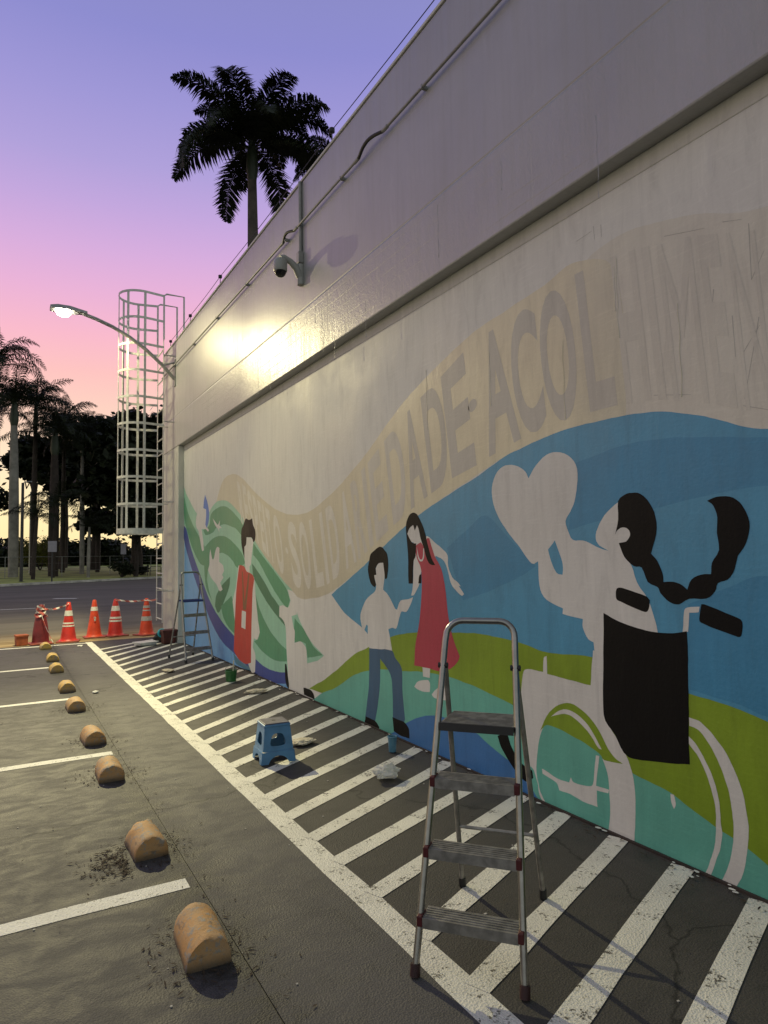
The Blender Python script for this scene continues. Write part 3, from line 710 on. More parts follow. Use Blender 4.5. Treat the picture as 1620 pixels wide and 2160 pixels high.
# painted markings: parts of the ground they lie on
walk = bpy.data.objects['marked_walkway']
def strip(name, m, x0, y0, x1, y1, wdt, z, parent):
    d = Vector((x1 - x0, y1 - y0, 0))
    n = Vector((-d.y, d.x, 0)).normalized() * wdt / 2
    k = max(2, int(d.length / .25))
    pts = []
    for s in (1, -1):
        row = []
        for i in range(k + 1):
            p = Vector((x0, y0, 0)) + d * i / k + n * s + n.normalized() * random.uniform(-.004, .004)
            row.append((p.x, p.y))
        pts += row if s == 1 else row[::-1]
    return sheet(name, m, pts, z, parent)
strip('border_line', 'line_paint', 1.46, -6, 1.46, 13.9, .125, .0015, walk)
PAIRS = [(.55, .75), (.9, 1.1), (1.27, 1.80), (1.64, 2.19), (2.0, 2.58), (2.37, 2.99), (2.77, 3.34), (3.15, 3.72), (3.48, 4.16), (3.83, 4.58), (4.20, 4.99), (4.58, 5.43),
         (4.97, 5.89), (5.33, 6.34), (5.71, 6.83), (6.09, 7.27), (6.53, 7.72), (6.94, 8.18), (7.38, 8.64), (7.80, 9.08), (8.17, 9.5), (8.56, 9.98),
         (8.99, 10.52), (9.5, 11.1), (10.0, 11.65), (10.5, 12.25), (10.98, 12.8), (11.52, 13.3), (12.1, 13.62), (12.62, 13.85)]
for yl, yr in PAIRS:
    k = (yr - yl) / 1.40
    strip('hatch_stripe', 'line_paint', 1.50, yl, XP - .02, yl + k * (XP - .02 - 1.5), .108 if yl < 6 else .10, .003, walk)
lot = bpy.data.objects['parking_lot']
for y, x1 in ((.85, .8), (3.35, .80), (5.86, .80), (8.37, .79), (10.99, .62), (13.78, .84)):
    strip('bay_line', 'bay_paint', -8, y, x1, y - .01, .105, .002, lot)
strip('bay_line', 'bay_paint', .85, 13.77, 1.40, 13.74, .09, .004, apron)
road = bpy.data.objects['road']
strip('lane_line', 'bay_paint', -18, 25.9, 1.0, 25.1, .16, .004, road)
for x in (1.9, 10):
    strip('lane_line', 'bay_paint', x, 31 , x + .8, 30.3, .3, .004, road)

# ------------------------------------------------------------------ the mural building
bld = empty('mural_building', (XF, 4, 0))
tag(bld, 'long pale concrete building wall carrying the half painted mural', 'building')
BO = Vector((XF, 4, 0))
def bpart(mb, name, m, parent=None, **k):
    o = mb.build(name, m, None, **k)
    o.parent = bld if parent is None else parent
    if parent is None:
        o.location = -BO
    return o
Y0 = -9.0
b = MB(); b.box((XP, Y0, -.3), (3.25, 12.66, 3.70)); panel = bpart(b, 'wall_panel', 'primer')
b = MB(); b.box((XF, Y0, 3.69), (3.25, YE, 5.745)); bpart(b, 'fascia', 'fascia', bevel=.012)
b = MB(); b.box((XP - .004, Y0, 3.585), (XP + .02, 12.66, 3.6895)); bpart(b, 'soffit_fillet', 'wall_plain', bevel=.006)
b = MB(); b.box((XF + .003, 12.663, -.3), (3.25, YE - .003, 3.688)); bpart(b, 'pilaster', 'wall_plain', bevel=.012)
b = MB(); b.box((3.252, Y0, 0), (14, YE - .01, 5.45)); bpart(b, 'hall', 'wall_plain')
b = MB(); b.box((3.26, Y0 + .1, 5.452), (13.9, YE - .1, 5.50)); bpart(b, 'roof', 'kerb')
b = MB(); b.box((XF - .012, Y0, 5.747), (3.262, YE + .012, 5.775)); bpart(b, 'parapet_coping', 'wall_plain', bevel=.004)
b = MB(); b.box((XP - .02, Y0, -.02), (XP - .004, 12.6, .012)); bpart(b, 'base_crack', 'bark_dark')

def smart_smooth(p):
    n = len(p)
    P = [Vector(q) for q in p]
    corner = []
    for i in range(n):
        a = P[i] - P[i - 1]
        b_ = P[(i + 1) % n] - P[i]
        corner.append(a.length > 1e-6 and b_.length > 1e-6 and abs(a.angle(b_)) > R(58))
    out = []
    for i in range(n):
        j = (i + 1) % n
        p0, p1, p2, p3 = P[i - 1], P[i], P[j], P[(j + 1) % n]
        t1 = (p2 - p0) * .5 if not corner[i] else (p2 - p1)
        t2 = (p3 - p1) * .5 if not corner[j] else (p2 - p1)
        ln = (p2 - p1).length
        for t_ in (t1, t2):
            if t_.length > ln * 1.1:
                t_ *= ln * 1.1 / t_.length
        nk = max(3, min(14, int((p2 - p1).length / .03)))
        for k in range(nk):
            t = k / nk
            h1, h2, h3, h4 = 2*t**3-3*t**2+1, t**3-2*t**2+t, -2*t**3+3*t**2, t**3-t**2
            out.append(p1 * h1 + t1 * h2 + p2 * h3 + t2 * h4)
    return out
from mathutils import noise as mnoise
WI = 0
def wall_poly(name, m, pts, lvl, parent):
    global WI
    WI += 1
    x = XP - .0002 * (lvl + 1) - .000003 * (WI % 60)
    me = bpy.data.meshes.new(name)
    bm = bmesh.new()
    vs = []
    last = None
    for q in pts:
        if last is not None and (Vector(q) - last).length < 1e-4:
            continue
        last = Vector(q)
        jit = mnoise.noise_vector(Vector((q[0] * 9, q[1] * 9, WI))) * .0045 + mnoise.noise_vector(Vector((q[0] * 40, q[1] * 40, WI))) * .0018
        if m == 'pencil':
            jit *= 0
        vs.append(bm.verts.new((x, q[0] + jit.x, max(q[1] + jit.y, -.03))))
    f = bm.faces.new(vs)
    bm.normal_update()
    if f.normal.x > 0:
        f.normal_flip()
    bmesh.ops.triangulate(bm, faces=bm.faces, ngon_method='EAR_CLIP')
    bm.to_mesh(me)
    bm.free()
    me.materials.append(MAT[m])
    o = bpy.data.objects.new(name, me)
    C.objects.link(o)
    if parent is None:
        o.parent = bld
        o.location = -BO
    else:
        o.parent = parent
    return o
MP = {}
for name, par, m, lvl, sm, pts in MURAL:
    o = wall_poly(name, m, smart_smooth(pts), lvl, MP.get(par))
    if par is None:
        MP[name] = o
# lettering
band = MP['painted_lettering_band']
glyph = {}
def get_glyph(ch):
    if ch in glyph:
        return glyph[ch]
    if ch == '.':
        vs = [(.5 + .5 * math.cos(k * math.pi / 8), .5 + .5 * math.sin(k * math.pi / 8)) for k in range(16)]
        glyph[ch] = (vs, [tuple(range(16))])
        return glyph[ch]
    cu = bpy.data.curves.new('glyph', 'FONT')
    cu.body = ch
    cu.offset = .0 if ch in 'MN' else (.028 if ch != 'I' else .02)
    cu.resolution_u = 6
    ob = bpy.data.objects.new('glyph', cu)
    C.objects.link(ob)
    dg = bpy.context.evaluated_depsgraph_get()
    me = bpy.data.meshes.new_from_object(ob.evaluated_get(dg))
    vs = [(v.co.x, v.co.y) for v in me.vertices]
    x0, x1 = min(v[0] for v in vs), max(v[0] for v in vs)
    y0, y1 = min(v[1] for v in vs), max(v[1] for v in vs)
    glyph[ch] = ([((v[0] - x0) / (x1 - x0), (v[1] - y0) / (y1 - y0)) for v in vs], [tuple(p.vertices) for p in me.polygons])
    bpy.data.objects.remove(ob)
    bpy.data.meshes.remove(me)
    bpy.data.curves.remove(cu)
    return glyph[ch]
for li, (ch, q) in enumerate(LETTERS):
    vs, fs = get_glyph(ch)
    b0, b1, t1, t0 = [Vector(p) for p in q]
    mb = MB()
    for u, v in vs:
        p = (b0 * (1 - u) + b1 * u) * (1 - v) + (t0 * (1 - u) + t1 * u) * v
        mb.v.append((XP - .0002 * 4.5, p.x, p.y))
    mb.f = fs
    o = mb.build('letter', 'letter_light' if li < 15 else ('letter_mid' if li < 19 or li >= 27 else 'letter'), band if li < 27 else MP['painted_lettering_band_end'], fix=False)
    if o.data.polygons[0].normal.x > 0:
        o.data.flip_normals()
for li, ln in enumerate(PENCIL):
    pts = [Vector(p) for p in ln]
    for a, c in zip(pts, pts[1:]):
        n = Vector((-(c - a).y, (c - a).x)).normalized() * .0016
        wall_poly('pencil_line', 'pencil', [a + n, c + n * .6, c - n * .6, a - n], 5 if li >= 12 else 3, MP['painted_person_with_heart' if li >= 12 else 'painted_lettering_band_end'])

rr_ = random.Random(5)
for k in range(16):
    if k < 10:
        y, z1, x, ln, m = rr_.uniform(2.3, 8.5), rr_.uniform(3.75, 4.27), XF, rr_.uniform(.15, .5), 'fascia'
    else:
        y, z1, x, ln, m = (2.475, 2.9, 3.6, 2.1, 4.4, 2.49)[k - 10], rr_.uniform(2.7, 3.2), XP - .0010, rr_.uniform(.15, .5), 'cream'
    m_ = MB()
    pts, rd = [], []
    for q in range(9):
        t_ = q / 8
        pts.append((x, y + .004 * math.sin(q * 1.7 + k), z1 - ln * t_))
        rd.append((.0015 + .0007 * math.sin(q * 2.3 + k)) if q < 8 else .003)
    m_.tube(pts, rd, 6)
    bpart(m_, 'paint_run', m, smooth=True)

# ------------------------------------------------------------------ conduit along the fascia
def zc(y):
    return 5.205 + .005 * y
root = empty('conduit', (XF, 5, zc(5)))
tag(root, 'long grey conduit pipe clipped along the upper fascia', 'pipe')
def part(mb, name, m, root, **k):
    o = mb.build(name, m, root, **k)
    o.location = -root.location
    return o
def runpipe(ya, yb):
    m_ = MB(); m_.tube([(XF - .040, ya, zc(ya)), (XF - .040, yb, zc(yb))], .0125, 10); part(m_, 'pipe', 'pvc_grey', root, smooth=True)
runpipe(-8, 4.78); runpipe(5.22, 6.80); runpipe(7.12, 13.95)
for ya, yb, sag in ((4.78, 5.22, .02), (6.80, 7.12, .012)):
    m_ = MB()
    pts = []
    for k in range(11):
        t = k / 10
        y = ya + (yb - ya) * t
        pts.append((XF - .040 - .03 * math.sin(math.pi * t), y, zc(y) + .03 * math.sin(math.pi * t)))
    m_.tube(pts, .0155, 10); part(m_, 'flexible_sleeve', 'black_rubber', root, smooth=True)
    for y in (ya - .05, yb + .05):
        m_ = MB(); m_.tube([(XF - .040, y - .04, zc(y)), (XF - .040, y + .04, zc(y))], .017, 10); part(m_, 'coupling', 'pvc_grey', root, smooth=True)
for y in [k * 1.45 - 6 for k in range(14)]:
    m_ = MB(); m_.box((XF - .055, y - .010, zc(y) - .018), (XF + .001, y + .010, zc(y) + .018)); part(m_, 'clip', 'galvanised', root, bevel=.003)

# ------------------------------------------------------------------ security camera
root = empty('dome_camera', (XF, 6.66, 4.70))
tag(root, 'grey dome security camera on a curved wall arm', 'camera')
m_ = MB(); m_.tube([(XF - .02, 6.66, 5.744), (XF - .02, 6.66, 4.90)], .02, 10); part(m_, 'conduit_drop', 'pvc_grey', root, smooth=True)
m_ = MB(); m_.box((XF - .06, 6.62, 4.80), (XF, 6.70, 4.93)); part(m_, 'junction_box', 'pvc_grey', root, bevel=.006)
m_ = MB()
m_.tube([(XF - .012, 6.66, 4.60), (XF - .03, 6.66, 4.66), (XF - .07, 6.66, 4.74), (XF - .14, 6.66, 4.80), (XF - .22, 6.66, 4.83), (XF - .26, 6.66, 4.815)], [.03, .045, .042, .034, .034, .036], 12)
part(m_, 'arm', 'camera_grey', root, smooth=True)
m_ = MB(); m_.tube([(XF - .02, 6.66, 4.56), (XF - .02, 6.66, 4.79)], .042, 14); part(m_, 'base_plate', 'camera_grey', root, smooth=True)
m_ = MB(); m_.lathe([(.03, .10), (.062, .085), (.074, .06), (.076, -.035), (.070, -.05)], 24, (XF - .26, 6.66, 4.715)); part(m_, 'housing', 'camera_grey', root, smooth=True)
m_ = MB(); m_.lathe([(.066, -.05)] + [(.064 * math.cos(k * math.pi / 16), -.05 - .064 * math.sin(k * math.pi / 16)) for k in range(1, 8)] + [(.004, -.114)], 24, (XF - .26, 6.66, 4.715)); part(m_, 'dome', 'smoked_dome', root, smooth=True)

# ------------------------------------------------------------------ street lamp on the wall
LX, LY, LZ = .95, 12.92, 6.03
root = empty('street_lamp', (XF, LY, 5.1))
tag(root, 'lit street lamp on a curved arm bolted to the wall', 'street lamp')
m_ = MB(); m_.box((XF - .02, LY - .05, 4.88), (XF, LY + .05, 5.40)); part(m_, 'wall_plate', 'galvanised', root, bevel=.004)
m_ = MB()
m_.tube([(XF - .02, LY, 5.02), (2.60, LY, 5.26), (2.30, LY, 5.52), (2.0, LY, 5.72), (1.70, LY, 5.87), (1.42, LY, 5.97), (1.20, LY, 6.03)], .033, 12)
part(m_, 'arm', 'galvanised', root, smooth=True)
m_ = MB(); m_.tube([(XF - .02, LY, 5.34), (2.62, LY, 5.26)], .016, 8); part(m_, 'brace', 'galvanised', root, smooth=True)
m_ = MB()
hd = [(1.27, .05, .0), (1.16, .08, .012), (.98, .15, .03), (.78, .15, .03), (.66, .10, .012)]
bot = [(x, LY - w_, LZ - .005) for x, w_, _ in hd] + [(x, LY + w_, LZ - .005) for x, w_, _ in hd[::-1]]
top = [(x, LY - w_ * .7, LZ + .05 + h_) for x, w_, h_ in hd] + [(x, LY + w_ * .7, LZ + .05 + h_) for x, w_, h_ in hd[::-1]]
m_.prism(bot, top); part(m_, 'head', 'galvanised', root, bevel=.01)
m_ = MB(); m_.lathe([(.13, 0), (.125, -.03), (.10, -.065), (.06, -.088), (.01, -.095)], 20, (.88, LY, LZ - .006)); part(m_, 'lens', 'lamp_lens', root, smooth=True)
ld = bpy.data.lights.new('lamp_light', 'POINT')
ld.energy = 5300
ld.color = (1.0, .89, .47)
ld.shadow_soft_size = .035
lo = bpy.data.objects.new('lamp_light', ld)
C.objects.link(lo)
lo.location = (.90, LY, LZ - .19)
# luminaire photometry: street optic throws its light along the road (+-Y), little to the house side
ld.use_nodes = True
t = ld.node_tree
em = next(n for n in t.nodes if n.type == 'EMISSION')
tcn = t.nodes.new('ShaderNodeTexCoord')
sx = t.nodes.new('ShaderNodeSeparateXYZ')
t.links.new(tcn.outputs['Normal'], sx.inputs[0])
SGN = 1.0
ny = sx.outputs['Y']
lr = ramp(t, [(0, (.34,) * 3), (.45, (.38,) * 3), (.70, (.74,) * 3), (.80, (.80,) * 3), (.87, (.66,) * 3), (.93, (.50,) * 3), (1, (.25,) * 3)])
t.links.new(math_(t, 'ABSOLUTE', ny), lr.inputs[0])
lobe = lr.outputs['Color']
hr = ramp(t, [(0, (1, 1, 1)), (.10, (1, 1, 1)), (.17, (.30,) * 3), (.22, (.23,) * 3), (.28, (.29,) * 3), (.33, (.24,) * 3), (.40, (.09,) * 3), (.62, (.09,) * 3), (1, (.09,) * 3)])
t.links.new(math_(t, 'MULTIPLY', sx.outputs['X'], SGN), hr.inputs[0])
house = hr.outputs['Color']
down = rng(t, math_(t, 'MULTIPLY', sx.outputs['Z'], SGN), .0, -.10, 0.0, 1.0)
t.links.new(math_(t, 'MULTIPLY', math_(t, 'MULTIPLY', lobe, house), down), em.inputs['Strength'])

# ------------------------------------------------------------------ security wire on the parapet
root = empty('parapet_wire', (2.95, 8, 5.775))
tag(root, 'thin security wire strung on insulator posts along the parapet', 'wire')
ips = [-6, -2, 1.8, 6.03, 10.15, 12.08, 13.72]
for y in ips:
    m_ = MB(); m_.tube([(2.92, y, 5.775), (2.92, y, 5.99)], .006, 6); part(m_, 'post', 'dark_post', root, smooth=True)
    m_ = MB(); m_.lathe([(.006, -.03), (.03, -.02), (.03, .02), (.006, .03)], 12, (2.92, y, 6.01)); part(m_, 'insulator', 'black_rubber', root, smooth=True)
for a, c in zip(ips, ips[1:]):
    pts = [(2.92, a + (c - a) * k / 10, 6.012 - .012 * (c - a) * math.sin(math.pi * k / 10) * .6) for k in range(11)]
    m_ = MB(); m_.tube(pts, .0045, 5); part(m_, 'wire', 'black_rubber', root, smooth=True)

# ------------------------------------------------------------------ caged access ladder
root = empty('caged_ladder', (2.64, 13.30, 0))
tag(root, 'tall white steel roof ladder inside a hooped safety cage', 'ladder')
ya, yb, xl = 13.03, 13.57, 2.64
for y in (ya, yb):
    m_ = MB(); m_.box((xl - .006, y - .022, .36), (xl + .006, y + .022, 5.86)); part(m_, 'rail', 'steel_white', root, bevel=.002)
for k in range(19):
    z = .42 + .288 * k
    m_ = MB(); m_.tube([(xl, ya, z), (xl, yb, z)], .0125, 8); part(m_, 'rung', 'steel_white', root, smooth=True)
for z in (.95, 2.65, 4.2, 5.5):
    for y in (ya, yb):
        m_ = MB(); m_.tube([(xl, y, z), (XF, y, z)], .012, 6); part(m_, 'standoff', 'steel_white', root, smooth=True)
def hoop(z, wdt, over=0):
    m_ = MB()
    pts = []
    cx, cy, r = 2.24, 13.30, .375
    pts.append((xl, cy - .30, z))
    for k in range(17):
        a = -R(72) - (R(216)) * k / 16
        pts.append((cx + r * math.cos(a) * 1.02, cy + r * math.sin(a), z))
    pts.append((xl, cy + .30, z))
    n = len(pts)
    base = len(m_.v)
    for i, p in enumerate(pts):
        q = Vector((p[0] - cx, p[1] - cy, 0)).normalized() * .005
        for dz in (-wdt, wdt):
            m_.v.append((p[0] + q.x, p[1] + q.y, z + dz))
            m_.v.append((p[0] - q.x, p[1] - q.y, z + dz))
    for i in range(n - 1):
        s, e = base + i * 4, base + i * 4 + 4
        m_.f += [(s, e, e + 2, s + 2), (s + 1, s + 3, e + 3, e + 1), (s, s + 1, e + 1, e), (s + 2, e + 2, e + 3, s + 3)]
    return m_
for k in range(10):
    z = 2.09 + .507 * k
    part(hoop(z, .05 if k == 0 else .022), 'hoop', 'steel_white', root)
for k in range(5):
    a = -R(84) - R(192) * k / 4
    x, y = 2.24 + .369 * math.cos(a) * 1.02, 13.30 + .369 * math.sin(a)
    m_ = MB()
    tx, ty = -math.sin(a), math.cos(a)
    q = Vector((tx, ty, 0)) * .022
    nrm = Vector((math.cos(a), math.sin(a), 0)) * .006
    bt = []
    for s1, s2 in ((1, 1), (-1, 1), (-1, -1), (1, -1)):
        bt.append(Vector((x, y, 2.05)) + q * s1 + nrm * s2)
    m_.prism(bt, [p + Vector((0, 0, 4.62)) for p in bt]); part(m_, 'strap', 'steel_white', root)
for y in (13.0, 13.6):
    m_ = MB()
    m_.tube([(xl, y, 5.80), (xl, y, 6.66), (xl + .05, y, 6.70), (3.02, y, 6.70), (3.02, y, 5.776)], .018, 8); part(m_, 'handrail', 'steel_white', root, smooth=True)

# ------------------------------------------------------------------ step ladders
def stepladder(name, label, loc, ang, scale=1.0, accents='red_plastic', dull=True, plat='aluminium_dull'):
    root = empty(name, loc, ang)
    root.scale = (scale,) * 3
    tag(root, label, 'stepladder', 'stepladders left beside the mural')
    H, S, w0, w1 = 1.28, .38, .40, .285
    def rail(sd, t):
        return Vector((sd * (w0 + (w1 - w0) * t) / 2, S * t, H * t))
    def p(mb, n, m, **k):
        return mb.build(n, m, root, **k)
    rc = .07
    # side rails run up and bend over into one loop handle
    pts = [rail(-1, .01), rail(-1, .3), rail(-1, .6), rail(-1, .92)]
    L_, R_ = rail(-1, .935), rail(1, .935)
    up_ = (rail(-1, 1) - rail(-1, .9)).normalized()
    top_l, top_r = rail(-1, 1), rail(1, 1)
    for k in range(1, 7):
        a = k / 6 * math.pi / 2
        cpt = L_ + Vector((rc, 0, 0))
        pts.append(cpt + Vector((-math.cos(a) * rc, 0, 0)) + up_ * math.sin(a) * rc)
    for k in range(0, 7):
        a = math.pi / 2 - k / 6 * math.pi / 2
        cpt = R_ - Vector((rc, 0, 0))
        pts.append(cpt + Vector((math.cos(a) * rc, 0, 0)) + up_ * math.sin(a) * rc)
    pts += [rail(1, .92), rail(1, .6), rail(1, .3), rail(1, .01)]
    m_ = MB(); m_.tube(pts, .0135, 10); p(m_, 'front_frame', 'aluminium', smooth=True)
    for t_ in (.15, .325, .515):
        hw = (w0 + (w1 - w0) * t_) / 2
        c = rail(0, t_)
        m_ = MB()
        m_.box((-hw + .012, c.y - .028, c.z - .034), (hw - .012, c.y - .022, c.z + .004))
        m_.box((-hw + .012, c.y - .0215, c.z - .003), (hw - .012, c.y + .062, c.z + .0035))
        m_.box((-hw + .012, c.y + .0625, c.z - .022), (hw - .012, c.y + .067, c.z + .0035))
        for q in range(5):
            yy = c.y - .014 + q * .016
            m_.box((-hw + .014, yy, c.z + .0036), (hw - .014, yy + .005, c.z + .006))
        st = p(m_, 'step', 'aluminium_dull')
        for sd in (-1, 1):
            m_ = MB(); x = sd * (hw - .004)
            m_.box((x - .011, c.y - .031, c.z - .030), (x + .011, c.y + .03, c.z + .010)); m_.build('end_cap', accents, st, bevel=.004)
    t_ = .675
    c = rail(0, t_)
    hw = (w0 + (w1 - w0) * t_) / 2 - .012
    m_ = MB()
    m_.prism([(-hw, c.y - .02, c.z - .022), (hw, c.y - .02, c.z - .022), (hw * .95, c.y + .20, c.z - .022), (-hw * .95, c.y + .20, c.z - .022)],
             [(-hw, c.y - .02, c.z), (hw, c.y - .02, c.z), (hw * .95, c.y + .20, c.z), (-hw * .95, c.y + .20, c.z)])
    for q in range(10):
        yy = c.y - .012 + q * .021
        m_.box((-hw * .94, yy, c.z + .0005), (hw * .94, yy + .007, c.z + .003))
    p(m_, 'platform', plat)
    m_ = MB(); m_.box((-hw, c.y - .026, c.z - .030), (hw, c.y - .0205, c.z + .002)); p(m_, 'platform_lip', 'dark_post' if plat == 'aluminium_dull' else plat)
    tt = .845
    for sd in (-1, 1):
        a = rail(sd, tt) + Vector((-sd * .004, .022, 0))
        f_ = Vector((sd * .185, .71, .012))
        m_ = MB(); m_.tube([a, a.lerp(f_, .5), f_], .0115, 8); lg = p(m_, 'rear_leg', 'aluminium_dull', smooth=True)
        m_ = MB(); m_.tube([f_ + Vector((0, 0, -.012)), f_ + Vector((0, -.006, .03))], .017, 10); m_.build('foot_cap', 'black_rubber', lg, smooth=True)
        q = rail(sd, .0)
        m_ = MB(); m_.tube([q + Vector((0, 0, 0)), q + Vector((0, .011, .04))], .019, 10); p(m_, 'foot_cap', 'foot_dark' if accents == 'red_plastic' else 'black_rubber', smooth=True)
        m_ = MB(); m_.tube([rail(sd, tt) + Vector((-.02, .0, 0)), rail(sd, tt) + Vector((.02, .0, 0))], .012, 8); p(m_, 'hinge', 'black_rubber', smooth=True)
        m_ = MB(); k2 = a.lerp(f_, .77)
    for k in (.72, ):
        l_ = (rail(-1, tt) + Vector((.004, .022, 0))).lerp(Vector((-.185, .71, .012)), k)
        r_ = (rail(1, tt) + Vector((-.004, .022, 0))).lerp(Vector((.185, .71, .012)), k)
        m_ = MB(); m_.tube([l_, r_], .008, 8); p(m_, 'rear_brace', 'aluminium_dull', smooth=True)
    return root
d = Vector((.54, .46))
stepladder('stepladder', 'aluminium stepladder with red step caps standing closest, in front of the wheelchair', (1.475, 2.015, .004), math.atan2(d.y, d.x) - math.pi / 2)
stepladder('stepladder', 'small distant stepladder with a blue platform beside the light blue paint', (2.61, 10.17, .004), R(8), 1.06, 'galvanised', True, 'navy_plate')
# ------------------------------------------------------------------ wheel stops
def half_round(seed):
    from mathutils import noise as mn
    m_ = MB()
    ln, r, h = .285, .087, .115
    n = 14
    prof = [(-r, 0), (-r, .012)] + [(-r * math.cos(k * math.pi / n), .012 + (h - .012) * math.sin(k * math.pi / n) ** .85) for k in range(1, n)] + [(r, .012), (r, 0)]
    k = len(prof)
    nyy = 12
    ys = [0, .008] + [.008 + (ln - .016) * q / nyy for q in range(1, nyy)] + [ln - .008, ln]
    last = len(ys) - 1
    for yi, y in enumerate(ys):
        s = .965 if yi in (0, last) else 1
        for x, z in prof:
            d = mn.noise(Vector((x * 14, y * 14, z * 14 + seed * 5))) * .004 + mn.noise(Vector((x * 45, y * 45, z * 45 + seed * 5))) * .002
            chipz = 0
            if seed == 1 and yi >= last - 4:
                chipz = max(0, mn.noise(Vector((x * 26, y * 18, 3.3))) + .25) * .05 * (yi - last + 5) / 5
            elif yi in (0, 1, last - 1, last):
                chipz = max(0, mn.noise(Vector((x * 30, y * 30, seed * 9.1))) - .12) * .022
            k_ = 1 + d / .1
            m_.v.append((x * s * k_, y + d, max(0, z * s * k_ - (chipz if z > .03 else 0))))
    for yi in range(last):
        for i in range(k - 1):
            a = yi * k + i
            m_.f.append((a, a + 1, a + k + 1, a + k))
    m_.f.append(tuple(range(k))[::-1])
    m_.f.append(tuple(last * k + i for i in range(k)))
    return m_.mesh('wheel_stop', 'stop_paint', True)
words = ['nearest', 'second nearest', 'third nearest', 'fourth nearest', 'fifth nearest', 'fourth from the far end', 'third from the far end', 'second from the far end', 'farthest']
for i, y in enumerate((2.62, 3.70, 5.10, 6.17, 7.62, 8.78, 10.38, 11.55, 13.2)):
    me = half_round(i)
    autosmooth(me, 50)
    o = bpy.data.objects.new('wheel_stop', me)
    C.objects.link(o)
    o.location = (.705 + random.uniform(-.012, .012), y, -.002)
    o.rotation_euler = (random.uniform(-.012, .012), 0, R(random.uniform(-3, 3)))
    col = 'orange' if i < 5 else 'yellow'
    tag(o, '%s half round wheel stop, %s of the row' % (col, words[i]) if i != 1 else 'orange half round wheel stop with a chipped end, second nearest of the row', 'wheel stop', 'row of wheel stops in the parking bays')

# ------------------------------------------------------------------ traffic cones
def cone(label, x, y, m='cone_orange', bands=((.50, .58),(.30,.36)), bell=0, h=.76, stack=False, bm='cone_band'):
    root = empty('traffic_cone', (x, y, -.004), R(random.uniform(0, 90)))
    tag(root, label, 'traffic cone', 'cones closing off the parking bays')
    m_ = MB(); m_.box((-.20, -.20, 0), (.20, .20, .028)); m_.build('base', 'cone_base', root, bevel=.012)
    def rad(z):
        k = z / h
        return .150 + bell * math.sin(math.pi * k) * .05 - .115 * k
    prof = [(rad(0) + .02, .029), (rad(0), .045)] + [(rad(z), z) for z in [h * k / 10 for k in range(1, 10)]] + [(rad(h), h - .01), (.026, h)]
    m_ = MB(); m_.lathe(prof, 24); m_.build('body', m, root, smooth=True)
    for k, (za, zb) in enumerate(bands):
        m_ = MB(); m_.lathe([(rad(za) + .004, za), (rad(zb) + .004, zb)], 24); o = m_.build('reflective_band', bm, root, smooth=True)
    return root
c1 = cone('dark maroon cone wrapped in barrier tape at the left end', .66, 14.25, 'cone_maroon', (), .5, .74)
cone('bright red cone with two white bands, beside the taped maroon cone', 1.14, 14.3, 'cone_red', ((.50, .60), (.345, .375), (.295, .32)))
cone('plain orange cone with a small round sticker, in the middle', 1.65, 14.75, 'cone_orange', ((.54, .62),))
cone('red cone with two broad white bands, second from the ladder', 2.05, 14.72, 'cone_red', ((.52, .62), (.36, .40), (.30, .335)), .3)
cone('orange cone with grey and white bands closest to the caged ladder', 2.62, 14.5, 'cone_orange', ((.56, .61), (.50, .525), (.30, .39)), 0, .76, False, 'cone_band_grey')
# sticker on the plain cone
for o in C.objects:
    if o.get('label', '').startswith('plain orange cone'):
        o.rotation_euler = (0, 0, 0)
        m_ = MB(); m_.tube([(0, -.112, .40), (0, -.104, .402)], .022, 12); m_.build('sticker', 'cone_band', o, smooth=True)
        m_ = MB(); m_.tube([(0, -.122, .355), (0, -.112, .357)], .02, 12); m_.build('sticker', 'cone_band', o, smooth=True)
# barrier tape
def tape(name, label, pts, wdt=.035, group='lengths of barrier tape between the cones'):
    m_ = MB()
    P = [Vector(p) for p in pts]
    n = len(P)
    for k, p in enumerate(P):
        tw = Vector((0, math.sin(k * .9) * .6, 1)).normalized() * wdt / 2
        m_.v += [tuple(p - tw), tuple(p + tw)]
    for k in range(n - 1):
        m_.f.append((2 * k, 2 * k + 1, 2 * k + 3, 2 * k + 2))
    o = m_.build(name, 'barrier_tape', None, fix=False)
    sd = o.modifiers.new('thick', 'SOLIDIFY'); sd.thickness = .001
    tag(o, label, 'tape', group)
    return o
def catenary(a, c, sag, n=16):
    a, c = Vector(a), Vector(c)
    return [a.lerp(c, k / n) - Vector((0, 0, sag * math.sin(math.pi * k / n))) for k in range(n + 1)]
tape('barrier_tape', 'barrier tape between the two cones nearest the caged ladder', catenary((2.05, 14.68, .74), (2.62, 14.46, .72), .03))
tape('barrier_tape', 'barrier tape tied from the last cone to the caged ladder', catenary((2.62, 14.46, .72), (2.66, 13.60, .78), .02))
tape('barrier_tape', 'loose barrier tape hanging from the maroon cone to the ground', catenary((.66, 14.13, .56), (.86, 14.02, .03), .03, 10), .03)
tape('barrier_tape', 'slack barrier tape running from the maroon cone to the bright red cone', catenary((.66, 14.2, .66), (1.14, 14.26, .73), .05))
pts = []
for k in range(50):
    a = k * .5
    z = .50 + k * .0042
    pts.append((.66 + (.118 - k * .0011) * math.cos(a), 14.25 + (.118 - k * .0011) * math.sin(a), z + .02 * math.sin(k * 1.3)))
tape('tape_wrapping', 'tangled barrier tape wound around the top of the maroon cone', pts, .04)

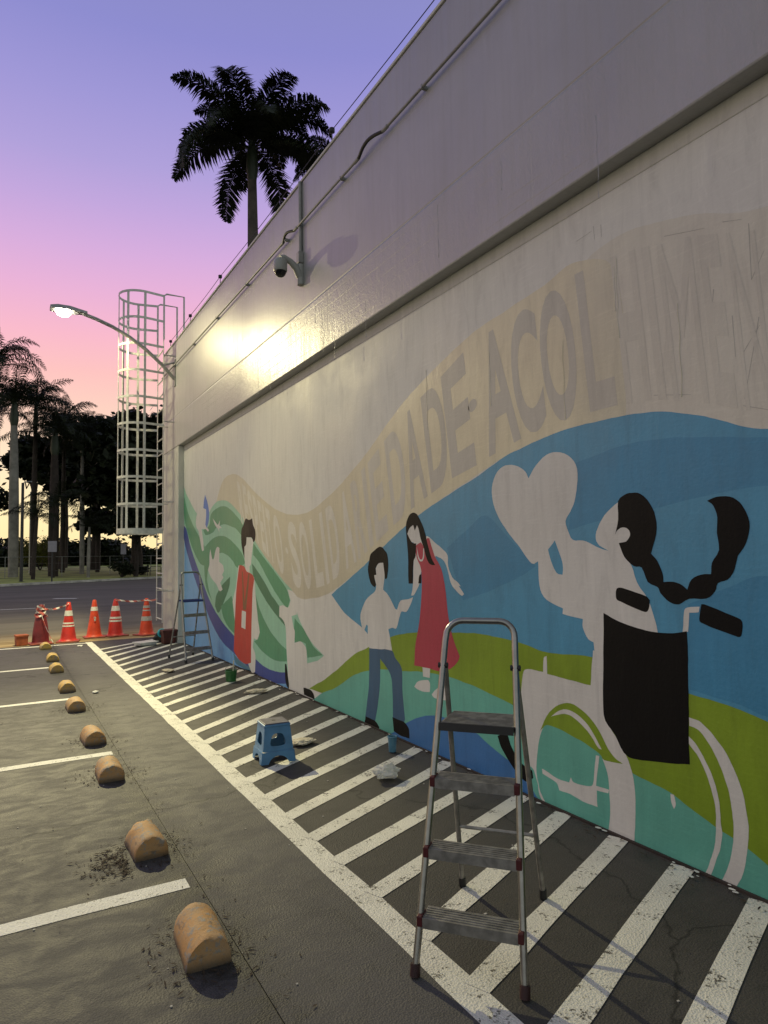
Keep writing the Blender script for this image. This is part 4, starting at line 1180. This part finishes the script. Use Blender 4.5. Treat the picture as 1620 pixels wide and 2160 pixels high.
# ------------------------------------------------------------------ pots, buckets and litter
def tub(name, label, cat, m, loc, r0, r1, h, square=False, rot=0):
    root = empty(name, loc, rot)
    tag(root, label, cat)
    m_ = MB()
    if square:
        m_.prism([(-r0, -r0, 0), (r0, -r0, 0), (r0, r0, 0), (-r0, r0, 0)], [(-r1, -r1, h), (r1, -r1, h), (r1, r1, h), (-r1, r1, h)])
        m_.build('body', m, root, bevel=.012)
        m_ = MB(); m_.box((-r1 - .008, -r1 - .008, h - .03), (r1 + .008, r1 + .008, h + .006)); m_.build('rim', m, root, bevel=.006)
    else:
        m_.lathe([(r0, 0), (r1, h), (r1 - .006, h), (r0 - .006, .01)], 24); m_.build('body', m, root, smooth=True)
        m_ = MB(); m_.tube([(r1 * math.cos(k * math.pi / 12), r1 * math.sin(k * math.pi / 12), h) for k in range(24)], .006, 6, closed=True); m_.build('rim', m, root, smooth=True)
    return root
tub('brick_block', 'rust red square tub left of the maroon cone', 'tub', 'brick_red', (.34, 14.22, .0), .095, .10, .19, True, R(8))
tub('flower_pot', 'dark brown pot standing by the pilaster behind the far stepladder', 'pot', 'pot_brown', (2.70, 12.78, .0), .10, .13, .25, True, R(4))
g = tub('paint_pot', 'green paint pot with a brush in it near the kneeling figure', 'paint pot', 'green_plastic', (2.53, 8.33, .008), .062, .075, .13)
m_ = MB(); m_.tube([(.02, 0, .02), (.045, .03, .25)], .008, 8); m_.build('brush_handle', 'rag', g, smooth=True)
m_ = MB(); m_.tube([(-.075, 0, .12), (-.06, .02, .17), (0, .03, .19), (.06, .02, .17), (.075, 0, .12)], .003, 6); m_.build('wire_handle', 'galvanised', g, smooth=True)
tub('plastic_cup', 'small blue plastic cup against the wall below the boy\'s shoes', 'cup', 'cup_blue', (2.70, 4.62, .008), .028, .036, .115)
g = empty('paint_tray', (2.28, 12.70, .012), R(20))
tag(g, 'shallow white paint tray on the far stripes', 'tray')
m_ = MB(); m_.prism([(-.15, -.11, 0), (.15, -.11, 0), (.15, .11, 0), (-.15, .11, 0)], [(-.18, -.14, .055), (.18, -.14, .055), (.18, .14, .055), (-.18, .14, .055)]); m_.build('body', 'white_plastic', g, bevel=.012)
m_ = MB(); m_.box((-.185, -.145, .052), (.185, .145, .062)); m_.build('rim', 'white_plastic', g, bevel=.004)
g = empty('tape_roll', (2.60, 12.86, .14), 0)
tag(g, 'turquoise roll of tape lying on a black bag', 'tape roll')
m_ = MB(); m_.tube([(.06 * math.cos(k * math.pi / 12), 0, .06 * math.sin(k * math.pi / 12) + .05) for k in range(24)], .022, 8, closed=True); m_.build('roll', 'teal_plastic', g, smooth=True)
def lump(name, label, cat, m, loc, size, sub=3, amp=.25, freq=2.2, seed=0, flat=False):
    bm = bmesh.new()
    bmesh.ops.create_icosphere(bm, subdivisions=sub, radius=1)
    from mathutils import noise as mn
    for v in bm.verts:
        p = v.co * freq + Vector((seed * 3.7, seed, 0))
        k = 1 + amp * (mn.noise(p) + .7 * abs(mn.noise(p * 2.3)) * 1.2 - .4 * abs(mn.noise(p * 4.7)))
        v.co = Vector((v.co.x * k * size[0], v.co.y * k * size[1], v.co.z * k * size[2]))
    zmin = min(v.co.z for v in bm.verts)
    for v in bm.verts:
        v.co.z -= zmin
    me = bpy.data.meshes.new(name)
    bm.to_mesh(me)
    bm.free()
    me.materials.append(MAT[m])
    o = bpy.data.objects.new(name, me)
    C.objects.link(o)
    o.location = loc
    tag(o, label, cat)
    return o
lump('black_bag', 'slumped black plastic bag by the foot of the pilaster', 'bag', 'black_rubber', (2.62, 12.98, 0), (.14, .11, .10), 3, .3, 1.8, 3)
lump('plastic_bag', 'crumpled clear plastic bag on the stripes right of the stool', 'plastic bag', 'plastic_film', (2.34, 4.10, .008), (.085, .07, .045), 4, .38, 1.6, 1)
lump('rag', 'crumpled cream rag lying right behind the blue stool', 'rag', 'rag', (2.19, 5.22, .008), (.10, .07, .018), 4, .35, 1.7, 2)
lump('rag', 'flat scrap of rag on the stripes below the kneeling figure', 'rag', 'rag', (2.55, 7.45, .008), (.12, .06, .018), 3, .5, 2.6, 5)
lump('paper_scrap', 'white paper scrap beside the far end of the border line', 'paper', 'white_plastic', (1.26, 13.35, .0), (.05, .07, .012), 2, .4, 2.2, 6)
lump('bottle_cap', 'small pale lump on the concrete between two yellow wheel stops', 'litter', 'white_plastic', (.98, 8.55, .0), (.035, .03, .015), 2, .3, 2.2, 7)
lump('rag', 'cream rag lying on the far stripes below the blue stepladder', 'rag', 'rag', (2.02, 9.55, .009), (.07, .10, .014), 3, .4, 2.6, 8)

# ------------------------------------------------------------------ blue stool
root = empty('plastic_stool', (1.845, 4.97, .006), R(-4))
tag(root, 'blue plastic step stool with a dark seat on the white stripes', 'stool')
HB, HT, HH = .128, .098, .275
def side_panel(k):
    n = 48
    out_, inn = [], []
    def rr(hw, hh, e, a):
        c, s = math.cos(a), math.sin(a)
        return (hw * abs(c) ** e * (1 if c >= 0 else -1), hh * abs(s) ** e * (1 if s >= 0 else -1))
    m_ = MB()
    # upper ring with the window
    def pt(u, z):
        hw = HB + (HT - HB) * z / HH
        return Vector((u * hw, -hw, z))
    for i in range(n):
        a = 2 * math.pi * i / n
        ox, oz = rr(1, .5, .18, a)
        ix, iz = rr(.60, .26, .6, a)
        z0, z1 = .085, HH - .012
        zo = z0 + (oz + .5) * (z1 - z0)
        zi = z0 + (iz + .47) * (z1 - z0)
        taper = 1 - .35 * (iz + .26) / .52
        m_.v.append(tuple(pt(ox, zo)))
        m_.v.append(tuple(pt(ix * taper, zi)))
    for i in range(n):
        j = (i + 1) % n
        m_.f.append((2 * i, 2 * j, 2 * j + 1, 2 * i + 1))
    # lower band with the arch
    b0 = len(m_.v)
    q = 16
    for i in range(q + 1):
        u = -1 + 2 * i / q
        zb = 0 if abs(u) > .62 else .055 * math.cos(u / .62 * math.pi / 2) ** .5
        m_.v.append(tuple(pt(u, .0849)))
        m_.v.append(tuple(pt(u, zb)))
    for i in range(q):
        s = b0 + 2 * i
        m_.f.append((s, s + 2, s + 3, s + 1))
    o = m_.build('side_panel', 'stool_blue', root, fix=False)
    o.rotation_euler = (0, 0, k * math.pi / 2)
    sd = o.modifiers.new('thick', 'SOLIDIFY'); sd.thickness = .007; sd.offset = -1
for k in range(4):
    side_panel(k)
m_ = MB(); m_.box((-HT - .006, -HT - .006, HH - .014), (HT + .006, HT + .006, HH + .006)); m_.build('seat_rim', 'stool_blue', root, bevel=.008)
m_ = MB(); m_.box((-HT + .002, -HT + .002, HH + .0062), (HT - .002, HT - .002, HH + .014)); st = m_.build('seat', 'stool_seat', root, bevel=.006)
m_ = MB(); m_.tube([(0, 0, HH + .013), (0, 0, HH + .0148)], .016, 14); m_.build('grip_hole', 'black_rubber', st)

# ------------------------------------------------------------------ litter of leaves (uncountable)
m_ = MB()
def leafbit(x, y, s, z=.004):
    a = random.uniform(0, 6.28)
    l_, w_ = s, s * random.uniform(.12, .35)
    dx, dy = math.cos(a), math.sin(a)
    up_ = random.uniform(.0, .5) * s
    m_.quad((x - dx * l_ / 2, y - dy * l_ / 2, z), (x + dy * w_ / 2, y - dx * w_ / 2, z + up_ * .3), (x + dx * l_ / 2, y + dy * l_ / 2, z + up_ * .5), (x - dy * w_ / 2, y + dx * w_ / 2, z + up_ * .3))
for y in (2.62, 3.70, 5.10, 6.17, 7.62):
    for k in range(190):
        a = random.uniform(0, 6.28)
        r_ = abs(random.gauss(0, .085))
        x = .705 + math.cos(a) * (.105 + r_)
        yy = y + .13 + math.sin(a) * (.15 + r_)
        leafbit(x, yy, random.uniform(.008, .038))
for k in range(300):
    leafbit(.705 - .12 - abs(random.gauss(0, .09)), 3.74 + random.gauss(0, .10), random.uniform(.012, .045))
for k in range(420):
    leafbit(XP - .02 - abs(random.gauss(0, .06)), random.uniform(1.0, 12.5), random.uniform(.01, .05), .010)
for k in range(260):
    leafbit(random.gauss(.86, .05), random.uniform(1.5, 9), random.uniform(.008, .03))
for k in range(160):
    leafbit(random.uniform(-1.5, 2.9), random.uniform(1.2, 8), random.uniform(.008, .03), .0095)
o = m_.build('leaf_litter', 'dry_leaf', None, fix=False)
stuff(o)
tag(o, 'dry leaf litter and twigs scattered on the ground', 'leaf litter')
m_ = MB()
def chip(x, y, s):
    m_.box((x - s, y - s * random.uniform(.3, 1), .001), (x + s * random.uniform(.4, 1.3), y + s, s * .6 + .001))
for y in (2.62, 3.70, 5.10, 6.17, 7.62):
    for k in range(5):
        a = random.uniform(0, 6.28)
        chip(.705 + math.cos(a) * random.uniform(.11, .2), y + .13 + math.sin(a) * random.uniform(.16, .26), random.uniform(.002, .005))
for k in range(60):
    chip(random.uniform(-1.2, 1.38), random.uniform(1.5, 9), random.uniform(.002, .006))
for k in range(26):
    chip(random.uniform(1.6, 2.85), random.uniform(1.5, 9), random.uniform(.003, .006))
o = m_.build('paint_chips', 'kerb', None, fix=False)
stuff(o)
tag(o, 'tiny pale chips of stone and paint on the asphalt', 'gravel')
# splashed paint along the foot of the wall
m_ = MB()
for k in range(70):
    y = random.uniform(1.6, 12.3)
    x = XP - .015 - abs(random.gauss(0, .035))
    s = random.uniform(.004, .012)
    n_ = 7
    i0 = len(m_.v)
    ph = random.uniform(0, 6)
    for q in range(n_):
        a = q * 2 * math.pi / n_
        rr_ = s * random.uniform(.6, 1.3)
        m_.v.append((min(x + rr_ * math.cos(a), XP - .006), y + rr_ * 1.8 * math.sin(a), .0125))
    m_.f.append(tuple(range(i0, i0 + n_)))
o = m_.build('paint_spatter', 'white_plastic', None, fix=False)
stuff(o)
tag(o, 'white paint spatter along the foot of the mural wall', 'paint')

# ------------------------------------------------------------------ palms
def frond_mesh(name, ln, droop, leaflet, nl=46, dens=1.0, seed=0, plume=1.0):
    rnd = random.Random(seed)
    m_ = MB()
    pts = []
    n = 16
    ang = R(58)
    p = Vector((0, 0, 0))
    for k in range(n + 1):
        pts.append(p.copy())
        t = k / n
        a = ang - droop * t ** 1.25
        p = p + Vector((math.cos(a), 0, math.sin(a))) * ln / n
    m_.tube(pts, [.035 * (1 - .85 * k / n) * ln / 3.6 for k in range(n + 1)], 5)
    for k in range(nl):
        t = .10 + .90 * k / (nl - 1)
        i = min(int(t * n), n - 1)
        f_ = t * n - i
        c = pts[i].lerp(pts[i + 1], f_)
        tg = (pts[i + 1] - pts[i]).normalized()
        ll = leaflet * (math.sin(math.pi * min(1, t * .9 + .08)) ** .6) * rnd.uniform(.8, 1.1)
        for sd in (-1, 1):
            for pl in (0, 1):
                if rnd.random() > dens:
                    continue
                side = Vector((0, sd, 0))
                upn = tg.cross(side) * sd
                el = rnd.uniform(-.5, .15) if pl == 0 else rnd.uniform(.15, .75) * plume
                dr = (side + tg * rnd.uniform(.45, .8) + Vector((0, 0, el))).normalized()
                e1 = c + dr * ll * .5
                e2 = e1 + (dr + Vector((0, 0, -rnd.uniform(.5, 1.3)))).normalized() * ll * .5
                wv = tg * .031 * ln / 3.6
                m_.quad(c - wv * .5, c + wv * .5, e1 + wv, e1 - wv)
                m_.tri(e1 - wv, e1 + wv, e2)
    return m_.mesh(name, 'palm_leaf', False, False)
F_BIG = [frond_mesh('frond', 4.0, R(d_), .95, 80, .95, s, .75) for s, d_ in enumerate((105, 125, 150, 90))]
F_FAR = [frond_mesh('frond', 3.6, R(d_), .85, 26, 1.0, s + 9, .7) for s, d_ in enumerate((90, 120, 140, 70))]
def palm(label, base, h, rt, fronds, meshes, bark='bark_palm', lean=(0, 0), sc=1.0, seed=0, spread=1.0, low=-.25, shaft=True, group='royal palms in the park across the road'):
    rnd = random.Random(seed)
    root = empty('palm_tree', base)
    tag(root, label, 'palm tree', group)
    pts, rr = [], []
    for k in range(11):
        t = k / 10
        pts.append((lean[0] * t ** 1.6, lean[1] * t ** 1.6, -.1 + (h + .1) * t))
        rr.append(rt * (1.25 - .15 * t + .18 * math.sin(math.pi * t) - .25 * t * t))
    m_ = MB(); m_.tube(pts, rr, 12); m_.build('trunk', bark, root, smooth=True)
    tip = Vector((lean[0], lean[1], h))
    if shaft:
        m_ = MB(); m_.tube([tip - Vector((0, 0, .15)), tip + Vector((0, 0, .35)), tip + Vector((0, 0, 1.0)), tip + Vector((0, 0, 1.7 * sc))], [rt * .85, rt * 1.18, rt * 1.0, rt * .5], 12)
        m_.build('crownshaft', 'crownshaft', root, smooth=True)
    top = tip + Vector((0, 0, 1.45 * sc if shaft else .1))
    m_ = MB(); m_.tube([top, top + Vector((.05, 0, 1.2 * sc)), top + Vector((.12, .05, 2.3 * sc))], [.07 * sc, .05 * sc, .008], 6); m_.build('spear_leaf', 'palm_leaf', root, smooth=True)
    for k in range(fronds):
        o = bpy.data.objects.new('frond', meshes[rnd.randrange(len(meshes))])
        C.objects.link(o)
        o.parent = root
        az = k * 2.39996 + rnd.uniform(-.2, .2)
        t = k / max(1, fronds - 1)
        pitch = low + spread * (1 - t) * 1.0
        s = sc * rnd.uniform(.88, 1.08) * (1 - .1 * (1 - t))
        o.location = top + Vector((0, 0, -.35 * sc * t))
        o.rotation_euler = Quaternion((0, 0, 1), az).to_matrix().to_4x4().to_euler()
        q = Quaternion((0, 0, 1), az) @ Quaternion((0, 1, 0), -(pitch - .15))
        o.rotation_mode = 'QUATERNION'
        o.rotation_quaternion = q
        o.scale = (s, s, s)
    return root
palm('large royal palm rising behind the roof with its whole crown clear', (8.6, 25.0, 0), 16.9, .21, 20, F_BIG, 'bark_palm', (-.1, 0), 1.02, 3, 1.05, -.62, True, 'palms behind the building')
palm('royal palm behind the roof showing only the tips of its fronds', (12.9, 25.4, 0), 17.7, .17, 18, F_BIG, 'bark_palm', (.1, 0), .66, 8, .8, -.45, True, 'palms behind the building')
FP = [
 ('tallest palm at the left edge of the picture, crown cut by the frame', -.5, 56, 15.4, .20, 'bark_palm', 1.15),
 ('palm with a stout pale trunk at the left edge', .75, 58, 12.8, .27, 'bark_pale', 1.2),
 ('palm with a thick dark trunk left of centre in the park', 3.6, 60, 11.0, .30, 'bark_dark', 1.15),
 ('palm with the second crown from the left, drooping over the glow', 2.2, 62, 13.6, .17, 'bark_dark', 1.2),
 ('slim palm with a pale trunk standing mid park', 6.0, 63, 11.4, .15, 'bark_pale', 1.05),
 ('slim palm with its crown against the dark tree', 7.6, 66, 11.4, .15, 'bark_dark', 1.05),
 ('palm whose thin fronds stick up over the dark tree line', 5.2, 72, 13.6, .15, 'bark_dark', .9),
 ('thin palm just behind the left edge palms', -.9, 66, 13.4, .15, 'bark_dark', 1.1),
 ('palm crown filling the gap above the thick dark trunk', 4.7, 66, 13.0, .15, 'bark_dark', 1.1),
 ('short palm with low fronds in front of the sunset glow', 1.95, 54, 5.6, .11, 'bark_dark', .72),
 ('short palm with arching fronds beside the thick dark trunk', 3.4, 57, 6.6, .11, 'bark_dark', .78),
 ('small palm with a leaning crown right of the pale trunk', 5.9, 57, 5.0, .10, 'bark_pale', .66),
]
for k, (lb_, x, y, h, rt, bk, s) in enumerate(FP):
    palm(lb_, (x, y, lawn_z(x, y) - .05), h - 1.0, rt, 18 if s > .8 else 12, F_FAR, bk, (random.uniform(-.3, .3), 0), s, 20 + k, .95, -.45, s > .8)

# ------------------------------------------------------------------ broadleaf trees, shrubs
def leaf_cloud(blobs, n, size, seed, name, m, parent=None, flat=.7):
    rnd = random.Random(seed)
    m_ = MB()
    tot = sum(b_[3] ** 2 for b_ in blobs)
    for (bx, by, bz, br) in blobs:
        cnt = int(n * br ** 2 / tot)
        for _ in range(cnt):
            d_ = Vector((rnd.gauss(0, 1), rnd.gauss(0, 1), rnd.gauss(0, 1))).normalized()
            r_ = br * (rnd.random() ** .45) * (1 + .18 * math.sin(d_.x * 5 + bx) * math.sin(d_.z * 6 + by))
            if rnd.random() < .35:
                r_ *= 1 + abs(rnd.gauss(0, .22))
            c = Vector((bx + d_.x * r_, by + d_.y * r_, bz + d_.z * r_ * flat))
            a = Vector((rnd.gauss(0, 1), rnd.gauss(0, 1), rnd.gauss(0, .6))).normalized()
            b_ = a.cross(Vector((rnd.gauss(0, 1), rnd.gauss(0, 1), rnd.gauss(0, 1)))).normalized()
            s = size * rnd.uniform(.6, 1.3)
            m_.quad(c - a * s, c + b_ * s * .55, c + a * s, c - b_ * s * .55)
    return m_.build(name, m, parent, fix=False)
def tree(label, base, h, spread, n, seed, leafm='tree_leaf', size=.26, trunk=.35, low=.25, group='dark broadleaf trees across the road'):
    rnd = random.Random(seed)
    root = empty('broadleaf_tree', base)
    tag(root, label, 'tree', group)
    m_ = MB()
    hb = h * low
    m_.tube([(0, 0, -.2), (.1, 0, hb * .6), (.05, .1, hb), (0, 0, h * .6)], [trunk * 1.3, trunk, trunk * .85, trunk * .35], 10)
    blobs = []
    for k in range(13):
        a = k * 2.4 + rnd.uniform(-.3, .3)
        r_ = spread * (.25 + .62 * rnd.random())
        z = h * (low + .12 + (.86 - low) * rnd.random())
        br = spread * rnd.uniform(.34, .55)
        k2 = max(.25, 1 - max(0, (z - h * .6)) / (h * .5))
        x, y = math.cos(a) * r_ * k2, math.sin(a) * r_ * k2
        blobs.append((x, y, min(z, h - br * .6), br))
        m_.tube([(0, 0, hb * .9 + rnd.uniform(0, h * .2)), (x * .5, y * .5, z * .75), (x, y, z)], [trunk * .45, trunk * .28, trunk * .08], 6)
    m_.build('trunk', 'bark_dark', root, smooth=True)
    leaf_cloud(blobs, n, size, seed + 1, 'crown', leafm, root)
    return root
tree('large dense dark tree filling the view behind the cage', (10.6, 64, lawn_z(10.6, 64)), 14.6, 4.6, 24000, 4, 'tree_leaf', .40, .5, .18)
tree('dark rounded tree left of the cage below the palm fronds', (8.3, 74, lawn_z(8.3, 74)), 15.0, 4.6, 18000, 5, 'tree_leaf', .42, .40, .46)
tree('broad dark tree at the corner of the building beyond the ladder', (14.2, 62, lawn_z(14.2, 62)), 14.8, 4.6, 16000, 6, 'tree_leaf', .40, .5, .18)
tree('low spreading tree under the cage with thin dark trunk', (9.6, 58, lawn_z(9.6, 58)), 6.2, 3.0, 9000, 7, 'tree_leaf', .20, .16, .35)
tree('hazy tree mass between the left palms, seen through their trunks', (6.2, 84, lawn_z(6.2, 84)), 13.5, 3.0, 5200, 8, 'tree_leaf', .30, .25, .62)
tree('dark tree behind the leftmost palms', (-2.8, 78, lawn_z(-2.8, 78)), 12.0, 3.6, 6000, 9, 'tree_leaf', .30, .3, .4)
tree('dense crown filling the gap between the left palms', (2.6, 76, lawn_z(2.6, 76)), 13.2, 3.0, 9000, 11, 'tree_leaf', .36, .25, .62)
tree('dense crown behind the mid park palms', (5.6, 80, lawn_z(5.6, 80)), 14.2, 3.4, 10000, 12, 'tree_leaf', .36, .25, .58)
def shrub(label, x, y, h, w_, n, seed, m='shrub_leaf_lit'):
    root = empty('shrub', (x, y, lawn_z(x, y)))
    tag(root, label, 'shrub', 'shrubs on the park lawn')
    rnd = random.Random(seed)
    blobs = [(rnd.uniform(-w_, w_) * .6, rnd.uniform(-w_, w_) * .4, h * rnd.uniform(.35, .75), h * .36) for _ in range(6)]
    m_ = MB()
    for bx, by, bz, br in blobs:
        m_.tube([(0, 0, -.1), (bx * .5, by * .5, bz * .6), (bx, by, bz)], [.05, .03, .01], 5)
    m_.build('stems', 'bark_dark', root)
    leaf_cloud(blobs, n, .10, seed, 'foliage', m, root, .9)
shrub('shrub between the left palm trunks, yellow light put into its leaf colour', 3.3, 74, 3.4, 2.2, 3200, 1)
shrub('small dark shrub on the lawn right of the thin palm', 8.3, 56.5, 1.3, .9, 1200, 2, 'tree_leaf')
shrub('low round shrub near the foot of the ladder view', 10.4, 60, .9, .9, 900, 3, 'tree_leaf')
blobs = []
rnd = random.Random(33)
for k in range(80):
    x = -14 + k * .62
    y = 98 + rnd.uniform(-4, 10) + k * .1
    blobs.append((x, y, lawn_z(x, y) + rnd.uniform(.4, 2.4), rnd.uniform(1.3, 2.2)))
o = leaf_cloud(blobs, 36000, .36, 44, 'far_thicket', 'tree_leaf', None, .8)
stuff(o)
tag(o, 'dark thicket of far trees and hedges closing off the park', 'woodland')

# ------------------------------------------------------------------ park furniture
root = empty('park_fence', (0, 60, .5))
tag(root, 'thin chain link fence along the park lawn', 'fence')
f0, f1 = K0 + KD * -30 + KN * 6.2, K0 + KD * 70 + KN * 6.2
for z in (1.62, 1.1, .5):
    m_ = MB(); m_.tube([(f0.x, f0.y, z + .3), (f1.x, f1.y, z + .3)], .022 if z > 1.5 else .006, 6); part(m_, 'rail', 'galvanised', root)
for k in range(41):
    p_ = f0.lerp(f1, k / 40)
    m_ = MB(); m_.tube([(p_.x, p_.y, .1), (p_.x, p_.y, 1.94)], .024, 6); part(m_, 'post', 'galvanised', root)
def pole(label, x, y, h, r_, m, sign=None):
    z0 = lawn_z(x, y)
    root = empty('sign_post' if sign else 'light_pole', (x, y, z0 - .05))
    tag(root, label, 'sign' if sign else 'pole', None if sign else 'poles in the park')
    m_ = MB(); m_.tube([(0, 0, 0), (0, 0, h)], [r_, r_ * .8], 8); m_.build('post', m, root, smooth=True)
    m_ = MB(); m_.tube([(0, 0, 0), (0, 0, .08)], r_ * 1.8, 8); m_.build('foot', m, root, smooth=True)
    if sign:
        m_ = MB(); m_.box((-sign[0] / 2, -r_ - .02, h - sign[1]), (sign[0] / 2, -r_ - .004, h)); m_.build('plate', 'sign_back', root, bevel=.03)
    else:
        m_ = MB(); m_.tube([(0, 0, h - .02), (.25, 0, h + .1), (.55, 0, h + .1)], [.03, .03, .05], 6); m_.build('head', 'galvanised', root)
pole('pale light pole between the left palms', 2.1, 66, 7.2, .07, 'pole_pale')
pole('second pale light pole right of the thick dark trunk', 4.85, 70, 7.6, .07, 'pole_pale')
pole('slim dark pole standing close to the kerb at left', 1.15, 51.5, 6.8, .11, 'dark_post')
pole('road sign with a grey plate on a post by the kerb at left', 3.0, 51.2, 3.0, .05, 'dark_post', (.55, .75))
pole('grey plated road sign on the lawn left of the ladder', 8.6, 57.8, 2.7, .04, 'dark_post', (.42, .85))
for k, (x, lab) in enumerate(((10.2, 'low tubular bollard hoop on the lawn, nearer to the cage'), (11.4, 'low tubular bollard hoop on the lawn, farther along the kerb'))):
    y = 58.6 + k * .5
    z = lawn_z(x, y)
    root = empty('hoop_barrier', (x, y, z))
    tag(root, lab, 'barrier', 'hoop barriers on the lawn')
    m_ = MB(); m_.tube([(-.45, 0, 0), (-.45, 0, .7), (-.38, 0, .78), (.38, 0, .78), (.45, 0, .7), (.45, 0, 0)], .03, 8); m_.build('hoop', 'dark_post', root, smooth=True)
    m_ = MB(); m_.tube([(-.45, 0, .4), (.45, 0, .4)], .02, 8); m_.build('crossbar', 'dark_post', root, smooth=True)
